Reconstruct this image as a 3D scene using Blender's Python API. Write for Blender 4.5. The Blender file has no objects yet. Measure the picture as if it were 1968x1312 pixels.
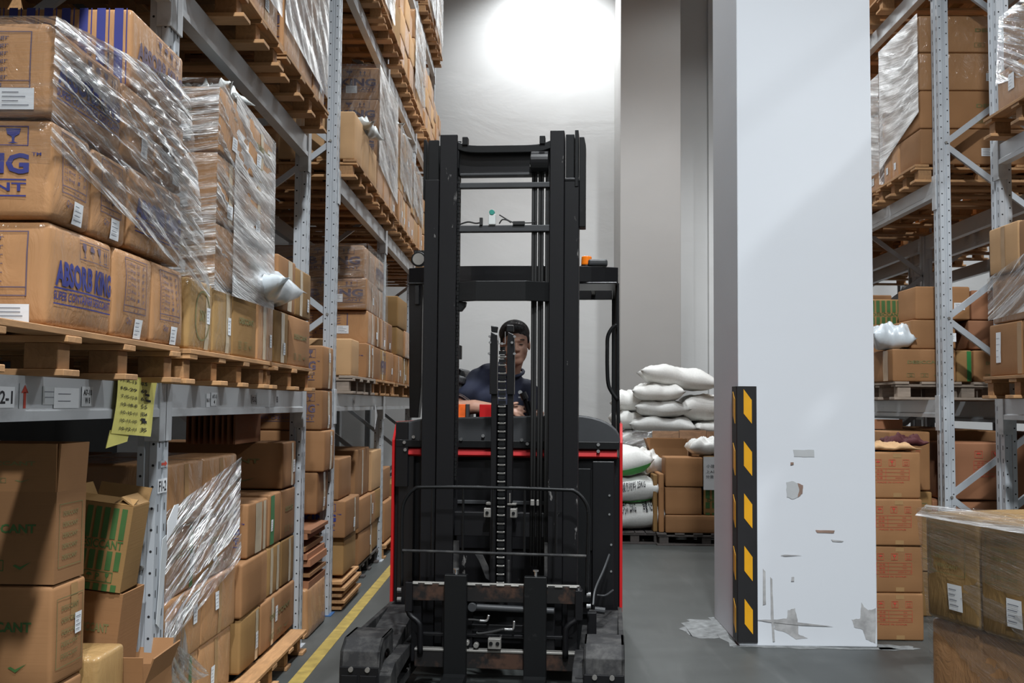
import bpy, bmesh, math, random
from math import sin, cos, pi, radians
from mathutils import Vector, Matrix

random.seed(7)
C = bpy.context.scene.collection
D = bpy.data

# ------------------------------------------------------------------ camera, world, lights, exposure
F_PX = 2018.0
YAW, PITCH, ROLL = .0162, .0599, .0084
Fw = Vector((-sin(YAW) * cos(PITCH), cos(YAW) * cos(PITCH), sin(PITCH)))
Rt = Vector((cos(YAW), sin(YAW), 0))
Up = Rt.cross(Fw)
R2 = cos(ROLL) * Rt + sin(ROLL) * Up
U2 = -sin(ROLL) * Rt + cos(ROLL) * Up
cam_data = D.cameras.new('camera')
cam_data.sensor_width = 36.0
cam_data.lens = F_PX / 1968 * 36.0
cam_data.clip_end = 200
cam = D.objects.new('camera', cam_data)
C.objects.link(cam)
M = Matrix((R2, U2, -Fw)).transposed().to_4x4()
M.translation = Vector((0, 0, 1.4))
cam.matrix_world = M
bpy.context.scene.camera = cam

world = D.worlds.new('world')
bpy.context.scene.world = world
world.use_nodes = True
world.node_tree.nodes['Background'].inputs[0].default_value = (.55, .62, .7, 1)
world.node_tree.nodes['Background'].inputs[1].default_value = .03

vs = bpy.context.scene.view_settings
vs.view_transform = 'Standard'
vs.look = 'None'
vs.gamma = 1
vs.use_curve_mapping = False
vs.exposure = 0.0
cy = bpy.context.scene.cycles
cy.max_bounces = 7
cy.diffuse_bounces = 4
cy.transparent_max_bounces = 24
cy.sample_clamp_indirect = 6
cy.caustics_reflective = False
cy.caustics_refractive = False


def high_bay_or_fill(x, y, z, power, size=128, blend=.45, radius=.17, tilt=(0, 0), col=(.93, .97, 1.0)):  # serves the aisle high bays and the added fills
    l = D.lights.new('high_bay_or_fill_light', 'SPOT')
    l.energy = power
    l.spot_size = radians(size)
    l.spot_blend = blend
    l.shadow_soft_size = radius
    l.color = col
    o = D.objects.new('high_bay_or_fill_light', l)
    o.location = (x, y, z)
    o.rotation_euler = (radians(tilt[0]), radians(tilt[1]), 0)
    C.objects.link(o)
    return o


LAMPS = [(.45, 9.4, 8.2, 720), (.3, 6.9, 8.3, 450), (.55, .6, 8.4, 2600), (.55, -3.8, 8.4, 2600)]
for x, y, z, p in LAMPS:
    high_bay_or_fill(x, y, z, p)
high_bay_or_fill(.27, 14.45, 8.1, 620, size=134, blend=.9)
high_bay_or_fill(2.6, 12.1, 8.2, 160)  # added fill for the wall right of the far pillar
high_bay_or_fill(2.2, 10.2, 8.2, 650)  # added fill for the sack fronts
high_bay_or_fill(6.6, 6.5, 7.6, 750)  # added fill from across the right racks, for the left aisle faces
high_bay_or_fill(6.6, 1.8, 7.4, 950)  # added side fill to raise beam brightness and film highlights
high_bay_or_fill(7.2, 7.5, 8.2, 900)
high_bay_or_fill(7.2, 12.5, 8.2, 900)


# ------------------------------------------------------------------ materials
def nt(name):
    m = D.materials.new(name)
    m.use_nodes = True
    n = m.node_tree
    b = n.nodes['Principled BSDF']
    return m, n, b


def link(n, a, b):
    n.links.new(a, b)


def noise(n, scale, detail=3, rough=.5, coord='Object', mapping=None, distortion=0):
    tc = n.nodes.new('ShaderNodeTexCoord')
    mp = n.nodes.new('ShaderNodeMapping')
    if mapping:
        mp.inputs['Scale'].default_value = mapping
    link(n, tc.outputs[coord], mp.inputs[0])
    t = n.nodes.new('ShaderNodeTexNoise')
    t.inputs['Scale'].default_value = scale
    t.inputs['Detail'].default_value = detail
    t.inputs['Roughness'].default_value = rough
    t.inputs['Distortion'].default_value = distortion
    link(n, mp.outputs[0], t.inputs['Vector'])
    return t


def ramp(n, src, stops):
    r = n.nodes.new('ShaderNodeValToRGB')
    e = r.color_ramp.elements
    while len(e) < len(stops):
        e.new(.5)
    for i, (p, c) in enumerate(stops):
        e[i].position = p
        e[i].color = (*c, 1) if len(c) == 3 else c
    link(n, src, r.inputs[0])
    return r


def bump(n, src, strength, dist=.01):
    b = n.nodes.new('ShaderNodeBump')
    b.inputs['Strength'].default_value = strength
    b.inputs['Distance'].default_value = dist
    link(n, src, b.inputs['Height'])
    return b


def plain(name, col, rough=.5, metal=0.0, var=.08, nscale=8, bmp=0, spec=.5, coat=0, emit=None):
    m, n, b = nt(name)
    t = noise(n, nscale, 4)
    lo = tuple(c * (1 - var) for c in col)
    hi = tuple(min(1, c * (1 + var)) for c in col)
    r = ramp(n, t.outputs['Fac'], [(.3, lo), (.7, hi)])
    link(n, r.outputs[0], b.inputs['Base Color'])
    b.inputs['Roughness'].default_value = rough
    b.inputs['Metallic'].default_value = metal
    b.inputs['Specular IOR Level'].default_value = spec
    b.inputs['Coat Weight'].default_value = coat
    if bmp:
        k = bump(n, t.outputs['Fac'], bmp)
        link(n, k.outputs[0], b.inputs['Normal'])
    if emit:
        b.inputs['Emission Color'].default_value = (*col, 1)
        b.inputs['Emission Strength'].default_value = emit
    return m


def cardboard(name, col, var=.16, glossy=0):
    m, n, b = nt(name)
    info = n.nodes.new('ShaderNodeObjectInfo')
    t = noise(n, 2.2, 5, .6)
    r = ramp(n, t.outputs['Fac'], [(.3, tuple(c * .86 for c in col)), (.7, tuple(c * 1.08 for c in col))])
    hs = n.nodes.new('ShaderNodeHueSaturation')
    mr = n.nodes.new('ShaderNodeMapRange')
    mr.inputs['To Min'].default_value = 1 - var
    mr.inputs['To Max'].default_value = 1 + var
    link(n, info.outputs['Random'], mr.inputs['Value'])
    link(n, mr.outputs[0], hs.inputs['Value'])
    link(n, r.outputs[0], hs.inputs['Color'])
    link(n, hs.outputs[0], b.inputs['Base Color'])
    b.inputs['Roughness'].default_value = .72
    b.inputs['Specular IOR Level'].default_value = .25
    fl = noise(n, 1, 2, .5, mapping=(3, 3, 190))
    k = bump(n, fl.outputs['Fac'], .12, .002)
    link(n, k.outputs[0], b.inputs['Normal'])
    if glossy:
        w = noise(n, 11, 5, .62, mapping=(1, 1, .45), distortion=.8)
        k2 = bump(n, w.outputs['Fac'], .9, .02)
        b.inputs['Coat Weight'].default_value = glossy
        b.inputs['Coat Roughness'].default_value = .13
        link(n, k2.outputs[0], b.inputs['Coat Normal'])
        k3 = bump(n, w.outputs['Fac'], .25, .02)
        link(n, k3.outputs[0], b.inputs['Normal'])
    return m


def film_material(name, base, amount, white=.8, scale=26, lo=.48, hi=.66, glint=.9):
    """clear stretch film: see-through, with stretched milky folds that catch the light"""
    m, n, b = nt(name)
    st = noise(n, 1, 5, .65, coord='UV', mapping=(1.1, scale, 1), distortion=.25)
    r = ramp(n, st.outputs['Fac'], [(lo, (base,) * 3), (hi, (amount,) * 3)])
    big = noise(n, 3.0, 3, .5, coord='UV', mapping=(.6, 2.2, 1))
    r2 = ramp(n, big.outputs['Fac'], [(.35, (.35,) * 3), (.62, (1.15,) * 3)])
    mul = n.nodes.new('ShaderNodeMath')
    mul.operation = 'MULTIPLY'
    link(n, r.outputs[0], mul.inputs[0])
    link(n, r2.outputs[0], mul.inputs[1])
    st2 = noise(n, 1, 4, .7, coord='UV', mapping=(2.2, scale * 1.7, 1), distortion=.5)
    k = bump(n, st2.outputs['Fac'], glint, .02)
    b.inputs['Base Color'].default_value = (white, white, white, 1)
    b.inputs['Roughness'].default_value = .36
    b.inputs['Metallic'].default_value = .85
    b.inputs['Specular IOR Level'].default_value = 1.0
    b.inputs['Coat Weight'].default_value = 1.0
    b.inputs['Coat Roughness'].default_value = .09
    link(n, k.outputs[0], b.inputs['Normal'])
    tr = n.nodes.new('ShaderNodeBsdfTransparent')
    tr.inputs[0].default_value = (.97, .97, .97, 1)
    gl = n.nodes.new('ShaderNodeBsdfGlossy')
    gl.inputs['Roughness'].default_value = .11
    link(n, k.outputs[0], gl.inputs['Normal'])
    mx1 = n.nodes.new('ShaderNodeMixShader')
    mx1.inputs[0].default_value = .2
    link(n, tr.outputs[0], mx1.inputs[1])
    link(n, gl.outputs[0], mx1.inputs[2])
    mx = n.nodes.new('ShaderNodeMixShader')
    link(n, mul.outputs[0], mx.inputs[0])
    link(n, mx1.outputs[0], mx.inputs[1])
    link(n, b.outputs[0], mx.inputs[2])
    link(n, mx.outputs[0], n.nodes['Material Output'].inputs[0])
    return m


def wall_material(name, col, stain=.06, bs=.22):
    m, n, b = nt(name)
    t = noise(n, .7, 6, .6)
    r = ramp(n, t.outputs['Fac'], [(.3, tuple(c * (1 - stain) for c in col)), (.72, col)])
    link(n, r.outputs[0], b.inputs['Base Color'])
    b.inputs['Roughness'].default_value = .85
    b.inputs['Specular IOR Level'].default_value = .2
    w = noise(n, .9, 5, .55, mapping=(.7, 1, 1.5), distortion=.6)
    k = bump(n, w.outputs['Fac'], bs, .06)
    link(n, k.outputs[0], b.inputs['Normal'])
    return m


def floor_material():
    m, n, b = nt('floor_concrete')
    t = noise(n, 1.3, 7, .62)
    t2 = noise(n, 1, 5, .6, mapping=(9, 1.2, 1), distortion=.4)
    r = ramp(n, t.outputs['Fac'], [(.28, (.043, .048, .046)), (.72, (.072, .078, .075))])
    r2 = ramp(n, t2.outputs['Fac'], [(.55, (0, 0, 0)), (.75, (1, 1, 1))])
    mx = n.nodes.new('ShaderNodeMix')
    mx.data_type = 'RGBA'
    mul = n.nodes.new('ShaderNodeMath')
    mul.operation = 'MULTIPLY'
    mul.inputs[1].default_value = .35
    link(n, r2.outputs[0], mul.inputs[0])
    link(n, mul.outputs[0], mx.inputs[0])
    link(n, r.outputs[0], mx.inputs[6])
    mx.inputs[7].default_value = (.11, .115, .112, 1)
    link(n, mx.outputs[2], b.inputs['Base Color'])
    b.inputs['Roughness'].default_value = .48
    k = bump(n, t.outputs['Fac'], .08, .01)
    link(n, k.outputs[0], b.inputs['Normal'])
    return m


def worn_metal(name, col, wear, lo=.58, hi=.66, scale=9, rough=.45, metal=.3, mapping=None, spec=.5):
    m, n, b = nt(name)
    b.inputs['Specular IOR Level'].default_value = spec
    t = noise(n, scale, 6, .65, mapping=mapping)
    r = ramp(n, t.outputs['Fac'], [(lo, col), (hi, wear)])
    link(n, r.outputs[0], b.inputs['Base Color'])
    b.inputs['Roughness'].default_value = rough
    b.inputs['Metallic'].default_value = metal
    k = bump(n, t.outputs['Fac'], .15, .004)
    link(n, k.outputs[0], b.inputs['Normal'])
    return m


def wood(name, col, sc=(1, 1, 1)):
    m, n, b = nt(name)
    info = n.nodes.new('ShaderNodeObjectInfo')
    t = noise(n, 7, 6, .6, mapping=sc, distortion=1.2)
    r = ramp(n, t.outputs['Fac'], [(.3, tuple(c * .7 for c in col)), (.7, tuple(c * 1.15 for c in col))])
    hs = n.nodes.new('ShaderNodeHueSaturation')
    mr = n.nodes.new('ShaderNodeMapRange')
    mr.inputs['To Min'].default_value = .72
    mr.inputs['To Max'].default_value = 1.2
    link(n, info.outputs['Random'], mr.inputs['Value'])
    link(n, mr.outputs[0], hs.inputs['Value'])
    link(n, r.outputs[0], hs.inputs['Color'])
    link(n, hs.outputs[0], b.inputs['Base Color'])
    b.inputs['Roughness'].default_value = .75
    k = bump(n, t.outputs['Fac'], .3, .003)
    link(n, k.outputs[0], b.inputs['Normal'])
    return m


MAT = {}
KRAFT = (.30, .152, .066)
MAT['kraft'] = cardboard('kraft_cardboard', KRAFT)
MAT['kraft_old'] = cardboard('olive_kraft_cardboard', (.27, .155, .058))
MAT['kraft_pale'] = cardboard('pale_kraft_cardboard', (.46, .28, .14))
MAT['kraft_red'] = cardboard('reddish_kraft_cardboard', (.30, .135, .068))
MAT['wrapped'] = cardboard('shrink_wrapped_cardboard', (.41, .215, .095), .1, glossy=.75)
MAT['wrapped_old'] = cardboard('shrink_wrapped_olive_cardboard', (.33, .20, .075), .1, glossy=.7)
MAT['film'] = film_material('stretch_film_clear', .03, .95, lo=.45, hi=.57, white=1.0, glint=2.2)
MAT['film_milky'] = film_material('stretch_film_milky', .42, .9, scale=34, lo=.4, hi=.6, glint=.7)
MAT['film_white'] = film_material('stretch_film_white', .72, 1.0, scale=40, lo=.42, hi=.62, white=.95)
MAT['film_thin'] = film_material('stretch_film_thin', .01, .3, scale=22, lo=.52, hi=.7)
MAT['steel'] = worn_metal('grey_painted_steel', (.50, .535, .57), (.34, .36, .38), .6, .75, scale=5, rough=.4, metal=.25, mapping=(1, 1, .25))
MAT['beam'] = worn_metal('grey_painted_beam', (.58, .605, .625), (.38, .39, .40), .55, .72, scale=4, rough=.38, metal=.25, mapping=(1, .4, 1))
MAT['hole'] = plain('hole_shade_black', (.012, .012, .014), .9)
MAT['wood'] = wood('pallet_wood', (.42, .225, .095), (4, .6, 4))
MAT['wood_x'] = wood('pallet_wood_cross', (.44, .24, .105), (.6, 4, 4))
MAT['wood_dark'] = wood('dark_pallet_wood', (.07, .06, .055), (3, .8, 3))
MAT['wood_grey'] = wood('weathered_pallet_wood', (.30, .24, .19), (.6, 3, 4))
MAT['plywood'] = wood('plywood_face', (.48, .29, .17), (1, 1, 3))
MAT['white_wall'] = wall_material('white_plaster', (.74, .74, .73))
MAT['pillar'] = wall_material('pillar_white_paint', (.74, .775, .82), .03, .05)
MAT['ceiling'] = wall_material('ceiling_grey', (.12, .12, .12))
MAT['shade_wall'] = wall_material('shade_dark_wall', (.04, .04, .04))  # shade behind the left racks put into the wall colour
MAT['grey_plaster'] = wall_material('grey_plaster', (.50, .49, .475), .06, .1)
MAT['dim_wall'] = wall_material('grey_wall', (.22, .22, .22))
MAT['floor'] = floor_material()
MAT['yellow_line'] = plain('yellow_floor_paint', (.36, .26, .06), .55, var=.25, nscale=14)
MAT['chip'] = plain('bare_plaster', (.43, .43, .43), .9, var=.25, nscale=18, bmp=.4)
MAT['chip_brown'] = plain('brown_scuff', (.28, .19, .15), .9, var=.3)
MAT['dust'] = plain('plaster_dust', (.20, .21, .21), .95, var=.35, nscale=20)
MAT['paper'] = plain('white_paper', (.74, .76, .78), .6, var=.04)
MAT['paper_grey'] = plain('grey_paper', (.5, .52, .53), .6, var=.05)
MAT['yellow_paper'] = plain('yellow_paper', (.85, .78, .22), .6, var=.04)
MAT['ink'] = plain('black_ink', (.015, .015, .02), .6)
MAT['grey_ink'] = plain('grey_ink', (.16, .17, .2), .7)
MAT['blue'] = plain('blue_print', (.03, .035, .19), .6, var=.12)
MAT['blue_dim'] = plain('faded_blue_print', (.11, .08, .12), .7, var=.15)
MAT['green'] = plain('green_print', (.045, .12, .03), .6, var=.15)
MAT['green_bright'] = plain('bright_green_print', (.06, .36, .06), .5, var=.1)
MAT['green_dim'] = plain('faded_green_print', (.17, .16, .06), .7, var=.1)
MAT['green_tape'] = plain('green_tape', (.03, .16, .045), .3, var=.1)
MAT['red_ink'] = plain('red_print', (.50, .06, .035), .6, var=.1)
MAT['tape'] = plain('brown_tape', (.36, .215, .095), .22, var=.08, spec=.6)
MAT['tape_pale'] = plain('clear_tape', (.50, .40, .27), .18, var=.08, spec=.8)
MAT['black'] = worn_metal('black_mast_paint', (.005, .0055, .006), (.018, .018, .019), .63, .72, scale=14, rough=.42, metal=0, spec=.3)
MAT['black_worn'] = worn_metal('worn_black_paint', (.005, .005, .006), (.16, .155, .15), .66, .70, scale=16, rough=.45, metal=0, spec=.3, mapping=(1, 1, .35))
MAT['black_gloss'] = plain('glossy_black', (.006, .006, .007), .3, var=.05)
MAT['black_plastic'] = plain('grey_black_plastic', (.032, .034, .037), .5, var=.1)
MAT['rubber'] = plain('black_rubber', (.012, .012, .012), .7, var=.15)
MAT['dusty_black'] = worn_metal('dusty_black_steel', (.014, .014, .015), (.07, .068, .065), .45, .70, scale=11, rough=.7, metal=.1)
MAT['rust'] = worn_metal('scraped_rusty_steel', (.013, .012, .012), (.08, .042, .028), .5, .62, scale=6, rough=.55, metal=.4)
MAT['red_matte'] = plain('red_strip_paint', (.42, .012, .014), .6, var=.05, spec=.25)
MAT['red'] = plain('red_truck_paint', (.48, .012, .014), .3, var=.05)
MAT['dark_red'] = plain('dark_red_cloth', (.06, .006, .008), .8)
MAT['orange'] = plain('orange_beacon', (.95, .22, .01), .25, var=.04)
MAT['orange_sticker'] = plain('orange_label', (.8, .13, .02), .4, var=.3, nscale=20)
MAT['chrome'] = plain('bright_steel', (.6, .6, .6), .25, metal=.9, var=.1)
MAT['dull_steel'] = plain('dull_zinc', (.30, .29, .27), .45, metal=.6, var=.15)
MAT['skin'] = plain('skin', (.50, .28, .20), .5, var=.06)
MAT['hair'] = plain('black_hair', (.008, .007, .007), .5, var=.3, nscale=60, bmp=.8)
MAT['navy'] = plain('navy_cloth', (.010, .014, .036), .8, var=.15, nscale=5)
MAT['trousers'] = plain('dark_trousers', (.015, .016, .02), .85)
MAT['white_cloth'] = plain('white_trim', (.6, .6, .62), .8)
MAT['sack'] = plain('white_woven_sack', (.80, .80, .77), .55, var=.05, nscale=60, bmp=.12)
MAT['sack_grey'] = plain('grey_white_sack', (.62, .63, .61), .5, var=.06, nscale=60, bmp=.12)
MAT['silver'] = plain('silver_plastic_bag', (.60, .66, .70), .28, var=.12, nscale=12, spec=.8, coat=.4)
MAT['guard_yellow'] = plain('guard_yellow', (.78, .38, .01), .45, var=.07)
MAT['guard_black'] = plain('guard_black_rubber', (.010, .010, .011), .55, var=.15)
MAT['teal'] = plain('teal_cap', (.03, .25, .2), .4)
MAT['blue_foot'] = plain('blue_foot_plate', (.03, .10, .25), .5)
MAT['clear_plastic'] = plain('translucent_plastic', (.6, .63, .62), .25)


# ------------------------------------------------------------------ mesh helpers
class MB:
    def __init__(self):
        self.v, self.f, self.uv = [], [], None

    def quad(self, a, b, c, d):
        i = len(self.v)
        self.v += [Vector(a), Vector(b), Vector(c), Vector(d)]
        self.f.append((i, i + 1, i + 2, i + 3))

    def box(self, x0, x1, y0, y1, z0, z1, mat=None):
        i = len(self.v)
        p = [Vector((x, y, z)) for x in (x0, x1) for y in (y0, y1) for z in (z0, z1)]
        if mat:
            p = [mat @ q for q in p]
        self.v += p
        for f in ((0, 1, 3, 2), (4, 6, 7, 5), (0, 4, 5, 1), (2, 3, 7, 6), (0, 2, 6, 4), (1, 5, 7, 3)):
            self.f.append(tuple(i + k for k in f))
        return self

    def poly(self, pts):
        i = len(self.v)
        self.v += [Vector(p) for p in pts]
        self.f.append(tuple(range(i, i + len(pts))))

    def prism(self, pts, axis, a, b):
        """pts in the two other axes; extruded along axis from a to b"""
        n = len(pts)
        i = len(self.v)

        def mk(p, t):
            if axis == 'x':
                return Vector((t, p[0], p[1]))
            if axis == 'y':
                return Vector((p[0], t, p[1]))
            return Vector((p[0], p[1], t))
        self.v += [mk(p, a) for p in pts] + [mk(p, b) for p in pts]
        self.f.append(tuple(i + k for k in range(n))[::-1])
        self.f.append(tuple(i + n + k for k in range(n)))
        for k in range(n):
            k2 = (k + 1) % n
            self.f.append((i + k, i + k2, i + n + k2, i + n + k))
        return self

    def cyl(self, p0, p1, r0, r1=None, n=12, cap=True):
        r1 = r0 if r1 is None else r1
        p0, p1 = Vector(p0), Vector(p1)
        d = (p1 - p0).normalized()
        a = d.orthogonal().normalized()
        b = d.cross(a)
        i = len(self.v)
        for p, r in ((p0, r0), (p1, r1)):
            for k in range(n):
                t = 2 * pi * k / n
                self.v.append(p + (a * cos(t) + b * sin(t)) * r)
        for k in range(n):
            k2 = (k + 1) % n
            self.f.append((i + k, i + k2, i + n + k2, i + n + k))
        if cap:
            self.f.append(tuple(i + k for k in range(n))[::-1])
            self.f.append(tuple(i + n + k for k in range(n)))
        return self

    def tube(self, pts, r, n=8, closed=False):
        pts = [Vector(p) for p in pts]
        i = len(self.v)
        m = len(pts)
        prev = None
        for j, p in enumerate(pts):
            a = pts[max(0, j - 1)]
            b = pts[min(m - 1, j + 1)]
            d = (b - a).normalized()
            u = d.orthogonal().normalized() if prev is None else (prev - d * prev.dot(d)).normalized()
            prev = u
            w = d.cross(u)
            rr = r[j] if isinstance(r, (list, tuple)) else r
            for k in range(n):
                t = 2 * pi * k / n
                self.v.append(p + (u * cos(t) + w * sin(t)) * rr)
        for j in range(m - 1):
            for k in range(n):
                k2 = (k + 1) % n
                self.f.append((i + j * n + k, i + j * n + k2, i + (j + 1) * n + k2, i + (j + 1) * n + k))
        self.f.append(tuple(i + k for k in range(n))[::-1])
        self.f.append(tuple(i + (m - 1) * n + k for k in range(n)))
        return self

    def mesh(self, name, mat, smooth=False):
        me = D.meshes.new(name)
        me.from_pydata([tuple(v) for v in self.v], [], self.f)
        if self.uv:
            uvl = me.uv_layers.new(name='UVMap')
            for lp in me.loops:
                uvl.data[lp.index].uv = self.uv[lp.vertex_index]
        bm = bmesh.new()
        bm.from_mesh(me)
        bmesh.ops.recalc_face_normals(bm, faces=bm.faces)
        bm.to_mesh(me)
        bm.free()
        if mat:
            me.materials.append(MAT[mat] if isinstance(mat, str) else mat)
        if smooth:
            me.shade_smooth()
        return me

    def build(self, name, mat, parent=None, smooth=False, bevel=0, seg=2, loc=None):
        o = D.objects.new(name, self.mesh(name, mat, smooth))
        C.objects.link(o)
        if parent:
            o.parent = parent
        if loc is not None:
            o.location = loc
        if bevel:
            bv = o.modifiers.new('bevel', 'BEVEL')
            bv.width = bevel
            bv.segments = seg
            bv.limit_method = 'ANGLE'
        return o


def smooth_path(pts, n=6):
    """Catmull-Rom through the points"""
    P = [Vector(p) for p in pts]
    P = [P[0] * 2 - P[1]] + P + [P[-1] * 2 - P[-2]]
    out = []
    for i in range(1, len(P) - 2):
        for k in range(n):
            t = k / n
            a, b, c, d = P[i - 1], P[i], P[i + 1], P[i + 2]
            out.append(.5 * ((2 * b) + (-a + c) * t + (2 * a - 5 * b + 4 * c - d) * t * t + (-a + 3 * b - 3 * c + d) * t ** 3))
    out.append(P[-2])
    return out


def tag(o, label=None, cat=None, group=None, kind=None):
    if label:
        o['label'] = label
    if cat:
        o['category'] = cat
    if group:
        o['group'] = group
    if kind:
        o['kind'] = kind
    return o


def empty(name, label, cat, loc=(0, 0, 0), rz=0, group=None):
    o = D.objects.new(name, None)
    o.empty_display_size = .1
    C.objects.link(o)
    o.location = loc
    o.rotation_euler = (0, 0, rz)
    return tag(o, label, cat, group)


def struct(name, mb, mat, **k):
    return tag(mb.build(name, mat, **k), kind='structure')


# ---- 2D lettering
_tc = {}


def text2d(s, bold=0.0):
    key = (s, bold)
    if key in _tc:
        return _tc[key]
    cu = D.curves.new('lettering', 'FONT')
    cu.body = s
    cu.size = 1
    cu.resolution_u = 2
    cu.offset = bold
    ob = D.objects.new('lettering', cu)
    C.objects.link(ob)
    bpy.context.view_layer.update()
    me = D.meshes.new_from_object(ob)
    vv = [(v.co.x, v.co.y) for v in me.vertices]
    ff = [tuple(p.vertices) for p in me.polygons]
    C.objects.unlink(ob)
    D.objects.remove(ob)
    D.curves.remove(cu)
    D.meshes.remove(me)
    if not vv:
        vv, ff = [(0, 0), (1, 0), (1, 1)], [(0, 1, 2)]
    x0, x1 = min(v[0] for v in vv), max(v[0] for v in vv)
    y0, y1 = min(v[1] for v in vv), max(v[1] for v in vv)
    vv = [((v[0] - x0) / (x1 - x0 + 1e-9) - .5, (v[1] - y0) / (y1 - y0 + 1e-9) - .5) for v in vv]
    _tc[key] = (vv, ff)
    return _tc[key]


class Print2D:
    """flat print collected by colour; coordinates are fractions of the face (-.5 .. .5)"""

    def __init__(self):
        self.d = {}

    def _g(self, col):
        return self.d.setdefault(col, ([], []))

    def t(self, s, cx, cy_, w, h, col, bold=.02):
        vv, ff = text2d(s, bold)
        V, Fc = self._g(col)
        i = len(V)
        V += [(cx + a * w, cy_ + b * h) for a, b in vv]
        Fc += [tuple(i + k for k in f) for f in ff]
        return self

    def r(self, x0, y0, x1, y1, col, n=1, m=1):
        V, Fc = self._g(col)
        for a in range(n):
            for b in range(m):
                i = len(V)
                xa, xb = x0 + (x1 - x0) * a / n, x0 + (x1 - x0) * (a + 1) / n
                ya, yb = y0 + (y1 - y0) * b / m, y0 + (y1 - y0) * (b + 1) / m
                V += [(xa, ya), (xb, ya), (xb, yb), (xa, yb)]
                Fc.append((i, i + 1, i + 2, i + 3))
        return self

    def p(self, pts, col):
        V, Fc = self._g(col)
        i = len(V)
        V += pts
        Fc.append(tuple(range(i, i + len(pts))))
        return self

    def frame(self, x0, y0, x1, y1, tx, ty, col):
        self.r(x0, y0, x1, y0 + ty, col, 4)
        self.r(x0, y1 - ty, x1, y1, col, 4)
        self.r(x0, y0, x0 + tx, y1, col, 1, 3)
        self.r(x1 - tx, y0, x1, y1, col, 1, 3)
        return self

    def glass(self, cx, cy_, w, h, col):
        self.p([(cx - w * .4, cy_ + h * .5), (cx - w * .32, cy_ + h * .12), (cx - w * .08, cy_ - h * .05), (cx - w * .06, cy_ - h * .4),
                (cx - w * .28, cy_ - h * .5), (cx + w * .28, cy_ - h * .5), (cx + w * .06, cy_ - h * .4), (cx + w * .08, cy_ - h * .05),
                (cx + w * .32, cy_ + h * .12), (cx + w * .4, cy_ + h * .5)], col)
        return self

    def umbrella(self, cx, cy_, w, h, col):
        self.p([(cx + w * .5 * cos(pi - pi * k / 8), cy_ + h * .05 + h * .42 * sin(pi * k / 8)) for k in range(9)], col)
        self.r(cx - w * .04, cy_ - h * .45, cx + w * .04, cy_ + h * .1, col)
        return self

    def arrows(self, cx, cy_, w, h, col):
        for s in (-.25, .25):
            x = cx + s * w
            self.p([(x - w * .16, cy_ + h * .1), (x + w * .16, cy_ + h * .1), (x, cy_ + h * .5)], col)
            self.r(x - w * .05, cy_ - h * .35, x + w * .05, cy_ + h * .12, col)
        self.r(cx - w * .45, cy_ - h * .5, cx + w * .45, cy_ - h * .42, col)
        return self

    def check(self, cx, cy_, w, h, col):
        self.p([(cx - w * .5, cy_), (cx - w * .35, cy_ + h * .15), (cx - w * .1, cy_ - h * .15), (cx + w * .5, cy_ + h * .5), (cx - w * .1, cy_ - h * .5)], col)
        return self


def pr_king(full=True, dim=False):
    """long side: handling marks, product name, ruled second line"""
    c = 'blue_dim' if dim else 'blue'
    p = Print2D()
    d_ = 'blue_dim'
    p.frame(-.08, .22, .42, .42, .004, .008, d_)
    for i, f in enumerate(('glass', 'umbrella', 'glass', 'arrows')):
        getattr(p, f)(-.01 + i * .12, .32, .075, .15, d_)
    p.t('ABSORB KING', .03, .03, .88, .25, c, .045)
    p.r(-.42, -.125, .47, -.108, c, 6)
    p.t('SUPER CONTAINER DESICCANT', .02, -.19, .88, .09, c, .02)
    p.r(-.42, -.275, .47, -.262, c, 6)
    return p


def pr_king_front(dim=False):
    c = 'blue_dim' if dim else 'blue'
    p = Print2D()
    for x in (.20, .34):
        p.frame(x - .065, .22, x + .065, .42, .004, .008, c)
    p.umbrella(.20, .32, .1, .13, c)
    p.glass(.34, .32, .08, .15, c)
    p.t('ABSORB KING', -.03, .04, .88, .21, c, .035)
    p.t('TM', .44, .14, .04, .03, c, .01)
    p.r(-.46, -.13, .40, -.115, c, 6)
    p.t('SUPER DESICCANT', -.03, -.195, .86, .085, c, .02)
    p.r(-.46, -.29, .40, -.275, c, 6)
    return p


def pr_list(sticker=True, c='blue_dim', seed=0):
    """box end: frame with check boxes and pack sizes"""
    p = Print2D()
    p.frame(-.3, -.2, .3, .42, .012, .01, c)
    p.r(-.3, -.13, .3, -.12, c, 4)
    for i, s in enumerate(('50', '25', '10', '5', '2', '1')):
        z = .35 - i * .08
        p.frame(-.26, z - .02, -.2, z + .025, .006, .005, c)
        p.t('Bag', -.11, z, .13, .04, c, .01)
        p.t(s, .04, z, .03 * len(s) + .02, .04, c, .01)
        p.t('gr', .2, z - .005, .07, .04, c, .01)
    p.t('1 1', .02, -.165, .1, .035, c, .01)
    p.t('Qty:', -.12, -.3, .16, .09, c, .01)
    return p


def pr_list_front(c='blue_dim'):
    p = Print2D()
    p.frame(-.44, -.22, .18, .40, .008, .01, c)
    p.r(-.44, -.14, .18, -.13, c, 4)
    for i, s in enumerate(('50', '25', '10', '5', '2', '1')):
        z = .33 - i * .085
        p.frame(-.40, z - .02, -.36, z + .025, .005, .005, c)
        p.t('Bag', -.28, z, .11, .045, c, .01)
        p.t(s, -.12, z, .03 * len(s) + .015, .045, c, .01)
        p.t('gr', .0, z - .005, .06, .045, c, .01)
    p.t('1 1', -.05, -.18, .08, .035, c, .01)
    return p


def pr_stripes(col='blue'):
    p = Print2D()
    for i in range(11):
        x = -.5 + i * .091
        p.r(x, -.48, x + .045, .5, col, 1, 3)
        p.r(x + .06, -.48, x + .066, .5, col, 1, 3)
    p.r(-.2, .0, -.02, .16, 'kraft')
    p.t('A.KING', -.11, .08, .15, .07, col)
    return p


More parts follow.
